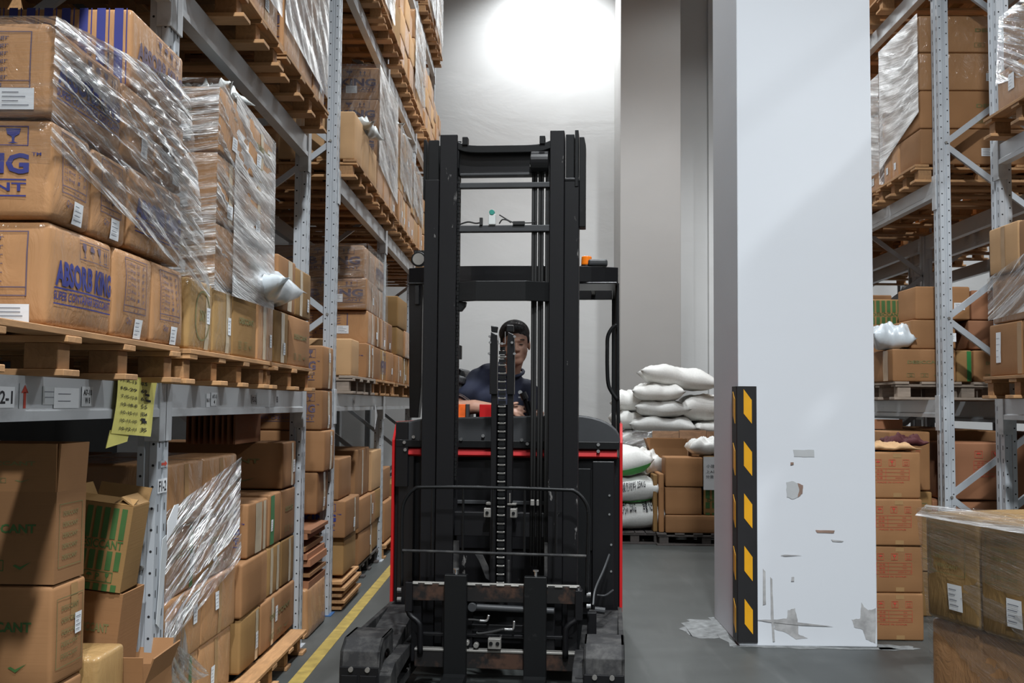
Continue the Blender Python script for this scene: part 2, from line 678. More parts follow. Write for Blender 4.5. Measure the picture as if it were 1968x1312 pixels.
def pr_stripes_green():
    p = Print2D()
    for i in range(6):
        x = -.46 + i * .155
        p.r(x, .1, x + .10, .46, 'green', 1, 2)
        p.r(x, -.26, x + .10, -.04, 'green', 1, 2)
        p.r(x, -.5, x + .10, -.42, 'green')
    p.t('DESICCANT', 0, .035, .84, .1, 'green', .02)
    p.frame(-.2, -.40, .32, -.28, .012, .008, 'green')
    p.umbrella(-.1, -.34, .1, .08, 'green')
    p.t('P', .05, -.34, .07, .08, 'green')
    p.glass(.22, -.34, .09, .09, 'green')
    return p


def pr_desiccant(c='green', marks=True):
    p = Print2D()
    p.t('DESICCANT', .03, .10, .60, .10, c, .03)
    if marks:
        for i, x in enumerate((-.22, 0.0)):
            p.frame(x - .06, -.36, x + .06, -.24, .006, .01, c)
            p.t(('G', 'X')[i], x, -.30, .05, .07, c)
        p.check(.22, -.30, .16, .09, c)
    return p


def pr_green_frame():
    p = Print2D()
    p.frame(-.4, -.34, .38, .36, .012, .008, 'green_dim')
    for i in range(5):
        p.t('DESICCANT', -.02, .25 - i * .12, .5, .05, 'green_dim', .01)
    return p


def pr_red():
    p = Print2D()
    c = 'red_ink'
    for i, f in enumerate(('umbrella', 'glass', 'arrows')):
        x = -.28 + i * .26
        p.frame(x - .06, .20, x + .06, .34, .006, .008, c)
        getattr(p, f)(x, .27, .075, .09, c)
    for k in range(4):
        z = .14 - k * .08
        p.r(-.36, z, .30, z + .006, c, 4)
    for x in (-.36, -.14, .295):
        p.r(x, -.10, x + .006, .145, c, 1, 3)
    for k in range(3):
        p.t('品名 数量 毛重'.split()[k], -.25, .105 - k * .08, .11, .04, c, .0)
        p.t(('KG', 'PCS', '2020-01-15')[k], .17, .105 - k * .08, (.06, .07, .26)[k], .03, c, .0)
    p.t('MADE IN CHINA', -.05, -.15, .5, .035, c, .0)
    return p


def pr_oval():
    p = Print2D()
    n = 28
    for k in range(n):
        a, b = 2 * pi * k / n, 2 * pi * (k + 1) / n
        p.p([(.33 * cos(a), .36 * sin(a)), (.33 * cos(b), .36 * sin(b)), (.30 * cos(b), .335 * sin(b)), (.30 * cos(a), .335 * sin(a))], 'green_dim')
    p.t('DRY', 0, 0, .3, .16, 'green_dim')
    return p


PRINTS = {'king': pr_king(), 'king_dim': pr_king(dim=True), 'king_front': pr_king_front(), 'king_front_dim': pr_king_front(True), 'list': pr_list(),
          'list_front': pr_list_front(), 'stripes': pr_stripes(), 'stripes_green': pr_stripes_green(), 'desic': pr_desiccant(),
          'desic_dim': pr_desiccant('green_dim'), 'frame': pr_green_frame(), 'red': pr_red(), 'oval': pr_oval()}


# ------------------------------------------------------------------ cartons
def surf_fn(hx, hy, hz, b, seed):
    rr = random.Random(seed)
    ph = [rr.uniform(0, 6.28) for _ in range(6)]
    am = b * .35 + .0006

    def disp(p):
        x, y, z = p
        nx, ny, nz = max(-1, min(1, x / hx)), max(-1, min(1, y / hy)), max(-1, min(1, z / hz))
        w = sin(p[0] * 19 + p[2] * 23 + ph[0]) * sin(p[1] * 21 + p[2] * 14 + ph[1])
        k = b + am * w
        dx = nx ** 5 * k * (1 - ny * ny) * (1 - nz * nz)
        dy = ny ** 5 * k * (1 - nx * nx) * (1 - nz * nz)
        dz = nz ** 5 * k * .5 * (1 - ny * ny) * (1 - nx * nx)
        # worn corners lean a little
        q = b * .9
        return Vector((x + dx + q * sin(ph[2] + z * 9) * .3, y + dy + q * sin(ph[3] + z * 8) * .3, z + dz))
    return disp


def carton_mesh(sx, sy, sz, bulge, seed, mat):
    hx, hy, hz = sx / 2, sy / 2, sz / 2
    r = min(.010 + bulge * .8, min(hx, hy, hz) * .4)
    disp = surf_fn(hx, hy, hz, bulge, seed)
    n = 4 if bulge < .006 else 6

    def co(h):
        return [-h, -h + r * .45] + [(-h + r) + (2 * (h - r)) * k / n for k in range(n + 1)] + [h - r * .45, h]
    gx, gy, gz = co(hx), co(hy), co(hz)
    key = {}
    V, Fc = [], []

    def vid(x, y, z):
        k = (round(x, 5), round(y, 5), round(z, 5))
        if k not in key:
            ix = max(-hx + r, min(hx - r, x))
            iy = max(-hy + r, min(hy - r, y))
            iz = max(-hz + r, min(hz - r, z))
            d = Vector((x - ix, y - iy, z - iz))
            p = Vector((ix, iy, iz)) + (d.normalized() * r if d.length > 1e-9 else d)
            key[k] = len(V)
            V.append(disp(p) + Vector((0, 0, hz)))
        return key[k]
    for (A, B, f) in ((gy, gz, lambda a, b, s: (s * hx, a, b)), (gx, gz, lambda a, b, s: (a, s * hy, b)), (gx, gy, lambda a, b, s: (a, b, s * hz))):
        for s in (-1, 1):
            for i in range(len(A) - 1):
                for j in range(len(B) - 1):
                    q = [vid(*f(A[i], B[j], s)), vid(*f(A[i + 1], B[j], s)), vid(*f(A[i + 1], B[j + 1], s)), vid(*f(A[i], B[j + 1], s))]
                    Fc.append(tuple(q))
    mb = MB()
    mb.v, mb.f = V, Fc
    return mb.mesh('carton', mat, smooth=True), disp


def face_map(face, hx, hy, hz, disp, off):
    def mp(u, v):
        if face == 'F':
            p = Vector((u * 2 * hx, -hy, v * 2 * hz)); nrm = Vector((0, -1, 0))
        elif face == 'B':
            p = Vector((-u * 2 * hx, hy, v * 2 * hz)); nrm = Vector((0, 1, 0))
        elif face == 'R':
            p = Vector((hx, u * 2 * hy, v * 2 * hz)); nrm = Vector((1, 0, 0))
        elif face == 'L':
            p = Vector((-hx, -u * 2 * hy, v * 2 * hz)); nrm = Vector((-1, 0, 0))
        else:
            p = Vector((u * 2 * hx, v * 2 * hy, hz)); nrm = Vector((0, 0, 1))
        return disp(p) + nrm * off + Vector((0, 0, hz))
    return mp


def put_print(parent, P, mp, name='printed_lettering', mats=None):
    for col, (V, Fc) in P.d.items():
        mb = MB()
        mb.v = [mp(u, v) for u, v in V]
        mb.f = list(Fc)
        me = D.meshes.new(name)
        me.from_pydata([tuple(v) for v in mb.v], [], mb.f)
        me.materials.append(MAT[col])
        o = D.objects.new(name, me)
        C.objects.link(o)
        o.parent = parent


_cs = [0]


def carton(x0, x1, y0, y1, z0, z1, label, mat='kraft', prints=(), stick=(), tape=(), bulge=.002, rz=0, tilt=(0, 0), group=None, lift=0, cat='carton'):
    """prints: [(face, key[, (u0,v0,u1,v1)])]; stick: [(face,u,v,w,h)] metres; tape: [(face,'v'|'h',pos,kind)]"""
    _cs[0] += 1
    seed = _cs[0]
    g = .0025
    x0 += g; x1 -= g; y0 += g; y1 -= g; z1 -= .002
    sx, sy, sz = x1 - x0, y1 - y0, z1 - z0
    me, disp = carton_mesh(sx, sy, sz, bulge, seed, mat)
    o = D.objects.new('carton', me)
    C.objects.link(o)
    rr = random.Random(seed * 13)
    if rz == 0:
        rz = rr.uniform(-.008, .008)
    o.location = ((x0 + x1) / 2, (y0 + y1) / 2, z0)
    o.rotation_euler = (tilt[0], tilt[1], rz)
    tag(o, label, cat, group)
    hx, hy, hz = sx / 2, sy / 2, sz / 2
    for pr in prints:
        face, key = pr[0], pr[1]
        mp = face_map(face, hx, hy, hz, disp, .0022)
        if len(pr) > 2:
            u0, v0, u1, v1 = pr[2]
            mp0 = mp
            mp = lambda u, v, a=mp0: a(u0 + (u + .5) * (u1 - u0), v0 + (v + .5) * (v1 - v0))
        put_print(o, PRINTS[key], mp)
    for st in stick:
        face, u, v, w, h = st[:5]
        fw = 2 * (hx if face in 'FBT' else hy)
        fh = 2 * (hz if face != 'T' else hy)
        mp = face_map(face, hx, hy, hz, disp, .0030)
        P = Print2D()
        P.r(u - w / fw / 2, v - h / fh / 2, u + w / fw / 2, v + h / fh / 2, 'paper', 3, 3)
        put_print(o, P, mp, 'shipping_label')
        lines = Print2D()
        for k in range(4):
            zz = v + h / fh * (.3 - k * .2)
            lines.r(u - w / fw * .4, zz - .004, u + w / fw * rr.uniform(0, .38), zz + .004, 'grey_ink', 2)
        put_print(o, lines, face_map(face, hx, hy, hz, disp, .0042), 'printed_lines')
    for tp in tape:
        face, d, pos = tp[:3]
        kind = tp[3] if len(tp) > 3 else 'tape'
        wid = tp[4] if len(tp) > 4 else .05
        fw = 2 * (hx if face in 'FBT' else hy)
        fh = 2 * (hz if face != 'T' else hy)
        P = Print2D()
        if d == 'v':
            w = wid / fw / 2
            lo, hi = (tp[5] if len(tp) > 5 else (-.47, .47))
            P.r(pos - w, lo, pos + w, hi, kind, 1, 6)
        else:
            w = wid / fh / 2
            P.r(-.47, pos - w, .47, pos + w, kind, 6, 1)
        put_print(o, P, face_map(face, hx, hy, hz, disp, .0014), 'packing_tape')
    return o


def open_carton(cx, cy_, z0, sx, sy, sz, label, mat='kraft', rz=0, tilt=(0, 0), flap=.1, flaps=(10, 10, 10, 10), prints=(), inside=None):
    """open-top box: wall thickness, four flaps (angle from upright, + outwards, order F B L R)"""
    o = empty('carton', label, 'carton', (cx, cy_, z0), rz)
    o.rotation_euler = (tilt[0], tilt[1], rz)
    t = .005
    hx, hy = sx / 2, sy / 2
    mb = MB()
    mb.box(-hx, hx, -hy, -hy + t, 0, sz).box(-hx, hx, hy - t, hy, 0, sz)
    mb.box(-hx, -hx + t, -hy + t, hy - t, 0, sz).box(hx - t, hx, -hy + t, hy - t, 0, sz)
    mb.box(-hx + t, hx - t, -hy + t, hy - t, 0, t)
    body = mb.build('box_body', mat, o)
    for i, a in enumerate(flaps):
        if a is None:
            continue
        a = radians(a)
        mb = MB()
        if i < 2:
            mb.box(-hx + .003, hx - .003, -t / 2, t / 2, 0, flap)
            f = mb.build('flap', mat, o)
            f.location = (0, (-hy + t / 2) if i == 0 else (hy - t / 2), sz)
            f.rotation_euler = (a if i == 0 else -a, 0, 0)
        else:
            mb.box(-t / 2, t / 2, -hy + .003, hy - .003, 0, flap)
            f = mb.build('flap', mat, o)
            f.location = ((-hx + t / 2) if i == 2 else (hx - t / 2), 0, sz)
            f.rotation_euler = (0, -a if i == 2 else a, 0)
    ident = lambda p: Vector(p)
    for pr in prints:
        mp0 = face_map(pr[0], hx, hy, sz / 2, ident, .0015)
        mp = mp0
        if len(pr) > 2:
            u0, v0, u1, v1 = pr[2]
            mp = lambda u, v, a=mp0: a(u0 + (u + .5) * (u1 - u0), v0 + (v + .5) * (v1 - v0))
        put_print(o, PRINTS[pr[1]], mp)
    return o


# ------------------------------------------------------------------ pallets
_box_cache = {}


def plank(parent, x0, x1, y0, y1, z0, z1, mat, name='plank', jit=.0):
    key = (round(x1 - x0, 3), round(y1 - y0, 3), round(z1 - z0, 3), mat)
    if key not in _box_cache:
        a, b, c = (x1 - x0) / 2, (y1 - y0) / 2, (z1 - z0) / 2
        bm = bmesh.new()
        bmesh.ops.create_cube(bm, size=1)
        bmesh.ops.scale(bm, vec=(2 * a, 2 * b, 2 * c), verts=bm.verts)
        bmesh.ops.bevel(bm, geom=bm.edges[:], offset=.002, segments=1, affect='EDGES')
        me = D.meshes.new(name)
        bm.to_mesh(me)
        bm.free()
        me.materials.append(MAT[mat])
        _box_cache[key] = me
    o = D.objects.new(name, _box_cache[key])
    C.objects.link(o)
    o.parent = parent
    o.location = ((x0 + x1) / 2 + random.uniform(-jit, jit), (y0 + y1) / 2 + random.uniform(-jit, jit) * .5, (z0 + z1) / 2)
    o.rotation_euler = (0, 0, random.uniform(-jit, jit) * .6)
    return o


def pallet(x0, x1, y0, y1, z0, label, mat='wood', rz=0, h=.124, nd=6, nb=4, group=None, long='y', solid=False):
    cx, cy_ = (x0 + x1) / 2, (y0 + y1) / 2
    e = empty('pallet', label, 'pallet', (cx, cy_, z0), rz, group)
    ax, ay = (x1 - x0) / 2, (y1 - y0) / 2
    m2 = mat + '_x' if mat == 'wood' else mat
    t = .018
    hb = h - 3 * t
    by = [-ay + .05 + (2 * ay - .1) * k / (nb - 1) for k in range(nb)]
    for y in by:
        plank(e, -ax, ax, y - .05, y + .05, 0, t, m2, 'bottom_board', .012)
        plank(e, -ax + .01, ax, y - .045, y + .045, t + hb, 2 * t + hb, m2, 'cross_board', .004)
        for x in (-ax + .075, 0, ax - .075):
            plank(e, x - .045, x + .045, y - .036, y + .036, t, t + hb, mat, 'block', .006)
    for k in range(nd):
        x = -ax + .05 + (2 * ax - .1) * k / (nd - 1)
        plank(e, x - .048, x + .048, -ay, ay, h - t, h, mat, 'deck_board', .004)
    return e


# ------------------------------------------------------------------ stretch film
def film(label, patches, mat='film', amp=.004, name='stretch_wrap', ang=None, freq=60, group=None):
    """patches: list of (p00, p10, p11, p01, streak_angle_deg). One sheet of film in one mesh."""
    mb = MB()
    mb.uv = []
    rr = random.Random(len(label) * 7 + 3)
    for pt in patches:
        p00, p10, p11, p01 = [Vector(p) for p in pt[:4]]
        a = radians(pt[4] if len(pt) > 4 else 0)
        W = max((p10 - p00).length, (p11 - p01).length)
        H = max((p01 - p00).length, (p11 - p10).length)
        nrm = (p10 - p00).cross(p01 - p00)
        if nrm.length < 1e-8:
            nrm = (p11 - p00).cross(p01 - p00)
        nrm.normalize()
        nu, nv = max(6, int(W / .02)), max(6, int(H / .02))
        nu, nv = min(nu, 70), min(nv, 60)
        i0 = len(mb.v)
        ph = rr.uniform(0, 6)
        for j in range(nv + 1):
            for i in range(nu + 1):
                u, v = i / nu, j / nv
                p = (p00 * (1 - u) + p10 * u) * (1 - v) + (p01 * (1 - u) + p11 * u) * v
                s, t = u * W, v * H
                ru, rv = s * cos(a) + t * sin(a), -s * sin(a) + t * cos(a)
                edge = min(1, 6 * min(u, 1 - u, v, 1 - v) + .15)
                d = amp * (sin(rv * freq + ph + 2 * sin(ru * 7)) + .6 * sin(rv * freq * 2.3 + ru * 9 + ph * 2)) * edge
                mb.v.append(p + nrm * d)
                mb.uv.append((ru + ph, rv + ph))
        for j in range(nv):
            for i in range(nu):
                a0 = i0 + j * (nu + 1) + i
                mb.f.append((a0, a0 + 1, a0 + nu + 2, a0 + nu + 1))
    o = mb.build(name, mat, smooth=True)
    return tag(o, label, 'plastic wrap', group)


# ------------------------------------------------------------------ sacks
def sack(cx, cy_, z0, sx, sy, sz, label, mat='sack', rz=0, seed=1, ear=.04, prints=None, tilt=(0, 0), group=None, name='sack', cat='sack', wr=.010):
    rr = random.Random(seed)
    ph = [rr.uniform(0, 6.28) for _ in range(8)]
    nu, nv = 26, 18
    mb = MB()

    def top(u, v, s):
        e = max(0, 1 - abs(u) ** 4.5) ** .55 * max(0, 1 - abs(v) ** 4.5) ** .55
        w = wr * (sin(u * 7 + ph[0] + 2 * sin(v * 3 + ph[1])) + .7 * sin(v * 11 + ph[2] + u * 4) + .5 * sin(u * 17 + v * 9 + ph[3]))
        x = u * sx / 2 * (1 + .05 * sin(v * 3 + ph[4]) + ear * (abs(u * v) ** 3))
        y = v * sy / 2 * (1 + .06 * sin(u * 4 + ph[5]) + ear * (abs(u * v) ** 3))
        z = sz / 2 + s * (sz / 2 * e) + w * (e * .8 + .2) * (1 if s > 0 else .3)
        if s < 0:
            z = max(z, 0)
        z += sz * .12 * sin(u * 2.2 + ph[6]) * (1 - e) 
        return Vector((x, y, z))
    idx = {}
    for s in (1, -1):
        for j in range(nv + 1):
            for i in range(nu + 1):
                u, v = -1 + 2 * i / nu, -1 + 2 * j / nv
                b = i in (0, nu) or j in (0, nv)
                if b and s < 0:
                    idx[(s, i, j)] = idx[(1, i, j)]
                    continue
                idx[(s, i, j)] = len(mb.v)
                mb.v.append(top(u, v, s))
    for s in (1, -1):
        for j in range(nv):
            for i in range(nu):
                q = (idx[(s, i, j)], idx[(s, i + 1, j)], idx[(s, i + 1, j + 1)], idx[(s, i, j + 1)])
                mb.f.append(q if s > 0 else q[::-1])
    o = mb.build(name, mat, smooth=True, loc=(cx, cy_, z0))
    o.rotation_euler = (tilt[0], tilt[1], rz)
    tag(o, label, cat, group)
    if prints:
        # lettering wrapped onto the camera-side flank
        for (key, u0, u1, w0, w1, col) in prints:
            P = Print2D()
            if key == 'band':
                P.r(-.5, -.5, .5, .5, col, 14, 3)
            else:
                P.t(key, 0, 0, 1, 1, col, .01)

            def mp(a, b):
                u = u0 + (a + .5) * (u1 - u0)
                w = w0 + (b + .5) * (w1 - w0)   # -1..1 : from low flank over the edge to the top
                v = -1 + .75 * abs(w) ** 1.6
                p = top(u, v, 1 if w > 0 else -1)
                nrm = Vector((0, -1, .5 * (1 if w > 0 else -1))).normalized()
                return p + nrm * .006
            put_print(o, P, mp, 'printed_band' if key == 'band' else 'printed_lettering')
    return o


# ================================================================== SETTING
mb = MB(); mb.box(-6, 11, -5, 15.6, -.1, 0)
struct('floor', mb, 'floor')
mb = MB(); mb.box(-6, 11, 15.3, 15.6, 0, 9.2)
struct('wall_back', mb, 'white_wall')
mb = MB(); mb.box(-6.2, -6, -5, 15.6, 0, 9.2)
struct('wall_left', mb, 'shade_wall')
mb = MB(); mb.box(11, 11.2, -5, 15.6, 0, 9.2)
struct('wall_right', mb, 'dim_wall')
mb = MB(); mb.box(-6, 11, -5.2, -5, 0, 9.2)
struct('wall_front', mb, 'dim_wall')
mb = MB(); mb.box(-6.2, 11.2, -5.2, 15.8, 9.2, 9.4)
struct('ceiling', mb, 'ceiling')

PX0, PX1 = 1.245, 2.052
mb = MB(); mb.box(PX0, PX1, 6.27, 7.09, 0, 9.2)
pillar = struct('pillar', mb, 'pillar', bevel=.006)
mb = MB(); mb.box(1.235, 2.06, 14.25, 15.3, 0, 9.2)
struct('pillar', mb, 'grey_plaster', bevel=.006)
mb = MB(); mb.box(2.60, 3.4, 15.18, 15.3, 0, 9.2)
struct('pillar', mb, 'white_wall', bevel=.004)

mb = MB(); mb.box(-1.192, -1.118, .4, 15.2, 0, .0025)
struct('trim_1', mb, 'yellow_line')


def blob(parent, name, mat, pts, plane, off, seed=0, rough=.012, n=4):
    """flat irregular patch; pts given as outline (a,b) on plane ('F' y=off | 'S' x=off | 'G' z=off)"""
    rr = random.Random(seed)
    out = []
    m = len(pts)
    for i in range(m):
        a, b = pts[i], pts[(i + 1) % m]
        for k in range(n):
            t = k / n
            j = rough if k else rough * .3
            out.append((a[0] + (b[0] - a[0]) * t + rr.uniform(-j, j), a[1] + (b[1] - a[1]) * t + rr.uniform(-j, j)))
    mb = MB()
    th = .0012
    if plane == 'F':
        mb.prism(out, 'y', off, off - th)
    elif plane == 'S':
        mb.prism(out, 'x', off, off - th)
    else:
        mb.prism(out, 'z', off, off + th)
    return mb.build(name, mat, parent)


def pf(x, y):
    """picture position on the pillar's front plane y=6.27 -> (X, Z)"""
    d = Fw + R2 * (x - 984) / F_PX - U2 * (y - 656) / F_PX
    t = 6.27 / d.y
    return (d.x * t, 1.4 + d.z * t)


def pgrp(name, mat, px, seed, rough=.008):
    rough = rough * .35
    return blob(pillar, name, mat, [pf(*p) for p in px], 'F', 6.2699 - seed * .00035, seed, rough)


pgrp('bare_patch', 'chip', [(1487, 1190), (1512, 1188), (1514, 1172), (1528, 1168), (1533, 1190), (1534, 1218), (1552, 1226), (1530, 1228), (1510, 1215), (1488, 1208)], 1)
pgrp('bare_patch', 'chip', [(1636, 1190), (1653, 1188), (1655, 1157), (1668, 1172), (1683, 1168), (1682, 1236), (1664, 1228), (1658, 1210), (1641, 1204)], 2, .012)
pgrp('bare_patch', 'paper_grey', [(1524, 864), (1564, 864), (1565, 878), (1526, 877)], 3, .004)
pgrp('bare_patch', 'paper_grey', [(1511, 926), (1524, 924), (1542, 932), (1538, 952), (1523, 959), (1512, 955)], 4, .008)
pgrp('scuff', 'chip_brown', [(1532, 928), (1543, 932), (1542, 948), (1533, 955), (1536, 940)], 5, .005)
pgrp('scuff', 'chip_brown', [(1567, 1018), (1604, 1019), (1602, 1024), (1570, 1023)], 6, .003)
pgrp('scuff', 'chip', [(1597, 1036), (1621, 1039), (1618, 1041), (1600, 1040)], 7, .002)
pgrp('scuff', 'chip', [(1466, 1092), (1471, 1098), (1472, 1160), (1466, 1162)], 8, .003)
pgrp('scuff', 'chip', [(1480, 1108), (1484, 1112), (1487, 1200), (1489, 1232), (1485, 1232), (1481, 1180)], 9, .003)
pgrp('scuff', 'chip', [(1450, 1190), (1490, 1190), (1540, 1196), (1600, 1203), (1540, 1201), (1480, 1195)], 10, .002)
pgrp('scuff', 'chip_brown', [(1519, 888), (1525, 888), (1525, 892), (1519, 893)], 11, .002)
pgrp('scuff', 'chip', [(1521, 1108), (1526, 1108), (1526, 1116), (1520, 1116)], 12, .002)
pgrp('scuff', 'chip', [(1500, 1066), (1508, 1065), (1540, 1066), (1508, 1068)], 13, .001)
# dust and plaster crumbs along the pillar foot
blob(pillar, 'plaster_dust', 'dust', [(1.2, 6.24), (1.6, 6.20), (2.15, 6.22), (2.12, 6.27), (1.25, 6.27)], 'G', .0005, 20, .02)
blob(pillar, 'plaster_dust', 'dust', [(1.19, 6.25), (1.245, 6.25), (1.245, 7.1), (1.20, 7.08), (1.17, 6.7)], 'G', .0005, 21, .02)
blob(pillar, 'plaster_dust', 'dust', [(1.0, 6.5), (1.12, 6.45), (1.2, 6.6), (1.2, 7.0), (1.05, 7.0), (.98, 6.75)], 'G', .0004, 22, .03)
blob(pillar, 'plaster_dust', 'dust', [(2.055, 6.2), (2.3, 6.25), (2.25, 6.32), (2.055, 6.35)], 'G', .0005, 23, .02)

# corner guard with yellow reflectors
cg = empty('corner_guard', 'black rubber corner guard with yellow diamonds on the white pillar edge', 'corner guard', (PX0, 6.27, .02))
zt = 1.50
mb = MB()
mb.prism([(-.012, .13), (-.012, -.006), (-.008, -.012), (.105, -.012), (.11, 0), (0, 0), (0, .13)], 'z', 0, zt)
mb.build('rubber_profile', 'guard_black', cg, bevel=.002)
for k in range(5):
    z = .095 + k * .307
    mb = MB()
    mb.prism([(.03, z + .16), (.03, z + .015), (.078, z - .06 + .015), (.078, z + .095)][::1], 'y', -.0125, -.0145)
    mb.build('yellow_reflector', 'guard_yellow', cg)
    mb = MB()
    mb.prism([(.03, z + .10), (.03, z - .045), (.09, z + .0), (.09, z + .145)], 'x', -.0125, -.0145)
    mb.build('yellow_reflector', 'guard_yellow', cg)

# ================================================================== RACKS
POSTH = 7.9
PW, PD = .115, .07


def post(parent, x_aisle, yn, s, holes=True, name='front_post'):
    """s=+1: aisle face looks to +X (left racks), s=-1: looks to -X. Coordinates relative to parent at (0,0,0)."""
    def X(a):
        return x_aisle - s * a
    prof = [(0, 0), (0, .045), (.006, .05), (.006, .065), (0, .07), (0, PW), (PD, PW), (PD, PW - .02), (.012, PW - .02),
            (.012, .02), (.055, .014), (PD, .014), (PD, 0), (.046, 0), (.042, .006), (.030, .006), (.026, 0)]
    pts = [(X(a), yn + b) for a, b in prof]
    if s > 0:
        pts = pts[::-1]
    mb = MB()
    mb.prism(pts, 'z', 0, POSTH)
    p = mb.build(name, 'steel', parent)
    if holes:
        hb = MB()
        n = int(POSTH / .075)
        for k in range(n):
            z = .05 + k * .075
            for a, dz in ((.013, 0), (.057, .0375)):
                c = [(X(a) + .0048 * cos(t * pi / 4), z + dz + .0048 * sin(t * pi / 4)) for t in range(8)]
                hb.poly([(q[0], yn - .0006, q[1]) for q in c])
            for b in (.022, .088):
                x = X(-.0006)
                hb.poly([(x, yn + b - .0035, z - .013), (x, yn + b + .0035, z - .013), (x, yn + b + .0035, z + .013), (x, yn + b - .0035, z + .013)])
        h = hb.build('hole_shade_patches', 'hole', p)  # flat black discs and slots paint the shade inside the punched openings
        h['kind'] = 'stuff'
    return p


def brace(parent, xa, za, xb, zb, y, name='brace'):
    a, b = Vector((xa, y, za)), Vector((xb, y, zb))
    d = (b - a)
    L = d.length
    ang = math.atan2(d.z, d.x)
    mb = MB()
    w = .019
    mb.prism([(-.012, -w), (.012, -w), (.012, -w + .003), (-.009, -w + .003), (-.009, w - .003), (.012, w - .003), (.012, w), (-.012, w)], 'x', 0, L)
    o = mb.build(name, 'steel', parent)
    o.location = a
    o.rotation_euler = (0, -ang, 0)
    return o


def upright(x_aisle, yfar, s, label, braces=True, holes=True, foot='steel'):
    yn = yfar - PW
    e = empty('rack_upright', label, 'rack upright', (x_aisle, yn, 0), 0, 'rack uprights')
    post(e, 0, 0, s, holes)
    post(e, -s * .80, 0, s, False, 'rear_post')
    mb = MB()
    mb.box(-s * .035 - .055, -s * .035 + .055, -.015, PW + .015, 0, .006)
    mb.build('foot_plate', foot, e)
    mb = MB(); mb.box(-s * .835 - .055, -s * .835 + .055, -.015, PW + .015, 0, .006)
    mb.build('foot_plate', foot, e)
    if braces:
        z = .23
        k = 0
        xf, xr = -s * .045, -s * .815
        while z < POSTH - .6:
            z2 = z + .588
            (brace(e, xf, z, xr, z2, .05) if k % 2 else brace(e, xr, z, xf, z2, .05))
            z = z2
            k += 1
        mb = MB()
        z = .23 + .588
        while z < POSTH - .3:
            mb.cyl((-s * .045, -.006, z), (-s * .045, .01, z), .009, n=8)
            z += 1.176
        mb.build('bolts', 'dull_steel', e)['kind'] = 'stuff'
    return e


BT = {1: 1.464, 2: 2.956, 3: 4.45, 4: 5.94, 5: 7.4}


def beam(x_aisle, y0, y1, ztop, s, label, rear=True, h=.118):
    """box-step pallet beam between two uprights, hooked end plates"""
    e = empty('rack_beam', label, 'rack beam', (x_aisle, y0, ztop), 0, 'rack beams')
    L = y1 - y0
    f = s * .004

    def X(a):
        return -s * a
    prof = [(.0, 0), (.0, -.085), (-.007, -.092), (-.007, -h), (.045, -h), (.045, 0)]
    pts = [(X(a), b) for a, b in prof]
    mb = MB()
    mb.prism(pts, 'y', .004, L - .004)
    mb.build('beam_profile', 'beam', e)
    for yy, q in ((0, -1), (L, 1)):
        mb = MB()
        a0, a1 = sorted((yy, yy + q * .062))
        xx = sorted((X(-.009), X(-.001)))
        mb.box(xx[0], xx[1], a0, a1, -.205, .03)
        xw = sorted((X(-.009), X(.046)))
        yb = (yy, yy - q * .006)
        mb.box(xw[0], xw[1], min(yb), max(yb), -.205, .03)
        mb.build('end_connector', 'beam', e, bevel=.002)
    return e


LX, RX = -1.307, 2.73
LF = [1.46, 3.81, 6.17, 7.10, 9.5, 11.84, 14.1]
RF = [1.5, 3.86, 6.20, 7.08, 9.5, 11.84, 14.1]
where = ['nearest to the viewer', 'beside the yellow handwritten note', 'on the near side of the aisle gap', 'on the far side of the aisle gap',
         'second beyond the aisle gap', 'third beyond the aisle gap', 'last one before the back wall']
LU = []
for i, y in enumerate(LF):
    if i == 0:
        continue
    LU.append(upright(LX, y, 1, 'grey perforated upright of the left racking, ' + where[i], holes=True, foot='blue_foot' if i == 3 else 'steel'))
for i, y in enumerate(RF):
    if i < 2:
        continue
    upright(RX, y, -1, 'grey perforated upright of the right racking, ' + where[i], holes=i < 5)

span = {1: 'near bay', 2: 'note bay', 4: 'first bay past the gap', 5: 'second bay past the gap', 6: 'third bay past the gap'}
lev = {1: 'lowest', 2: 'second', 3: 'third', 4: 'fourth', 5: 'fifth'}
LB = {}
for i in (1, 2, 4, 5, 6):
    for L in (1, 2, 3, 4):
        if i in (1,) and L > 2:  # near bay's second-level beam is out of view, added to cast shade
            continue
        LB[(i, L)] = beam(LX, LF[i - 1], LF[i] - PW, BT[L], 1, f'grey front beam of the left racking, {lev[L]} level, {span[i]}')
        beam(LX - .855, LF[i - 1], LF[i] - PW, BT[L], -1, f'grey rear beam of the left racking, {lev[L]} level, {span[i]}')
RBT = {1: 1.455, 2: 2.935, 3: 4.385, 4: 5.85}
for i in (2, 4, 5, 6):
    for L in (1, 2, 3, 4):
        if i == 2 and L > 3:
            continue
        beam(RX, RF[i - 1], RF[i] - PW, RBT[L], -1, f'grey front beam of the right racking, {lev[L]} level, {span[i]}')
        beam(RX + .855, RF[i - 1], RF[i] - PW, RBT[L], 1, f'grey rear beam of the right racking, {lev[L]} level, {span[i]}')

# second row behind the right racking, seen through it
for j, y in enumerate((5.3, 7.7, 10.4, 13.0)):
    upright(4.62, y, 1, 'grey upright of the rack row behind the right racking, ' + ('nearest', 'second', 'third', 'farthest')[j] + ' of its row', holes=False)
for j in range(3):
    y0, y1 = (5.3, 7.7, 10.4)[j], (7.7, 10.4, 13.0)[j] - PW
    for L in (1, 2, 3):
        beam(4.62, y0, y1, RBT[L] - .05, 1, f'beam of the rack row behind the right racking, {lev[L]} level, {("near", "middle", "far")[j]} span')
        beam(3.77, y0, y1, RBT[L] - .05, -1, f'near-side beam of the rack row behind the right racking, {lev[L]} level, {("near", "middle", "far")[j]} span')


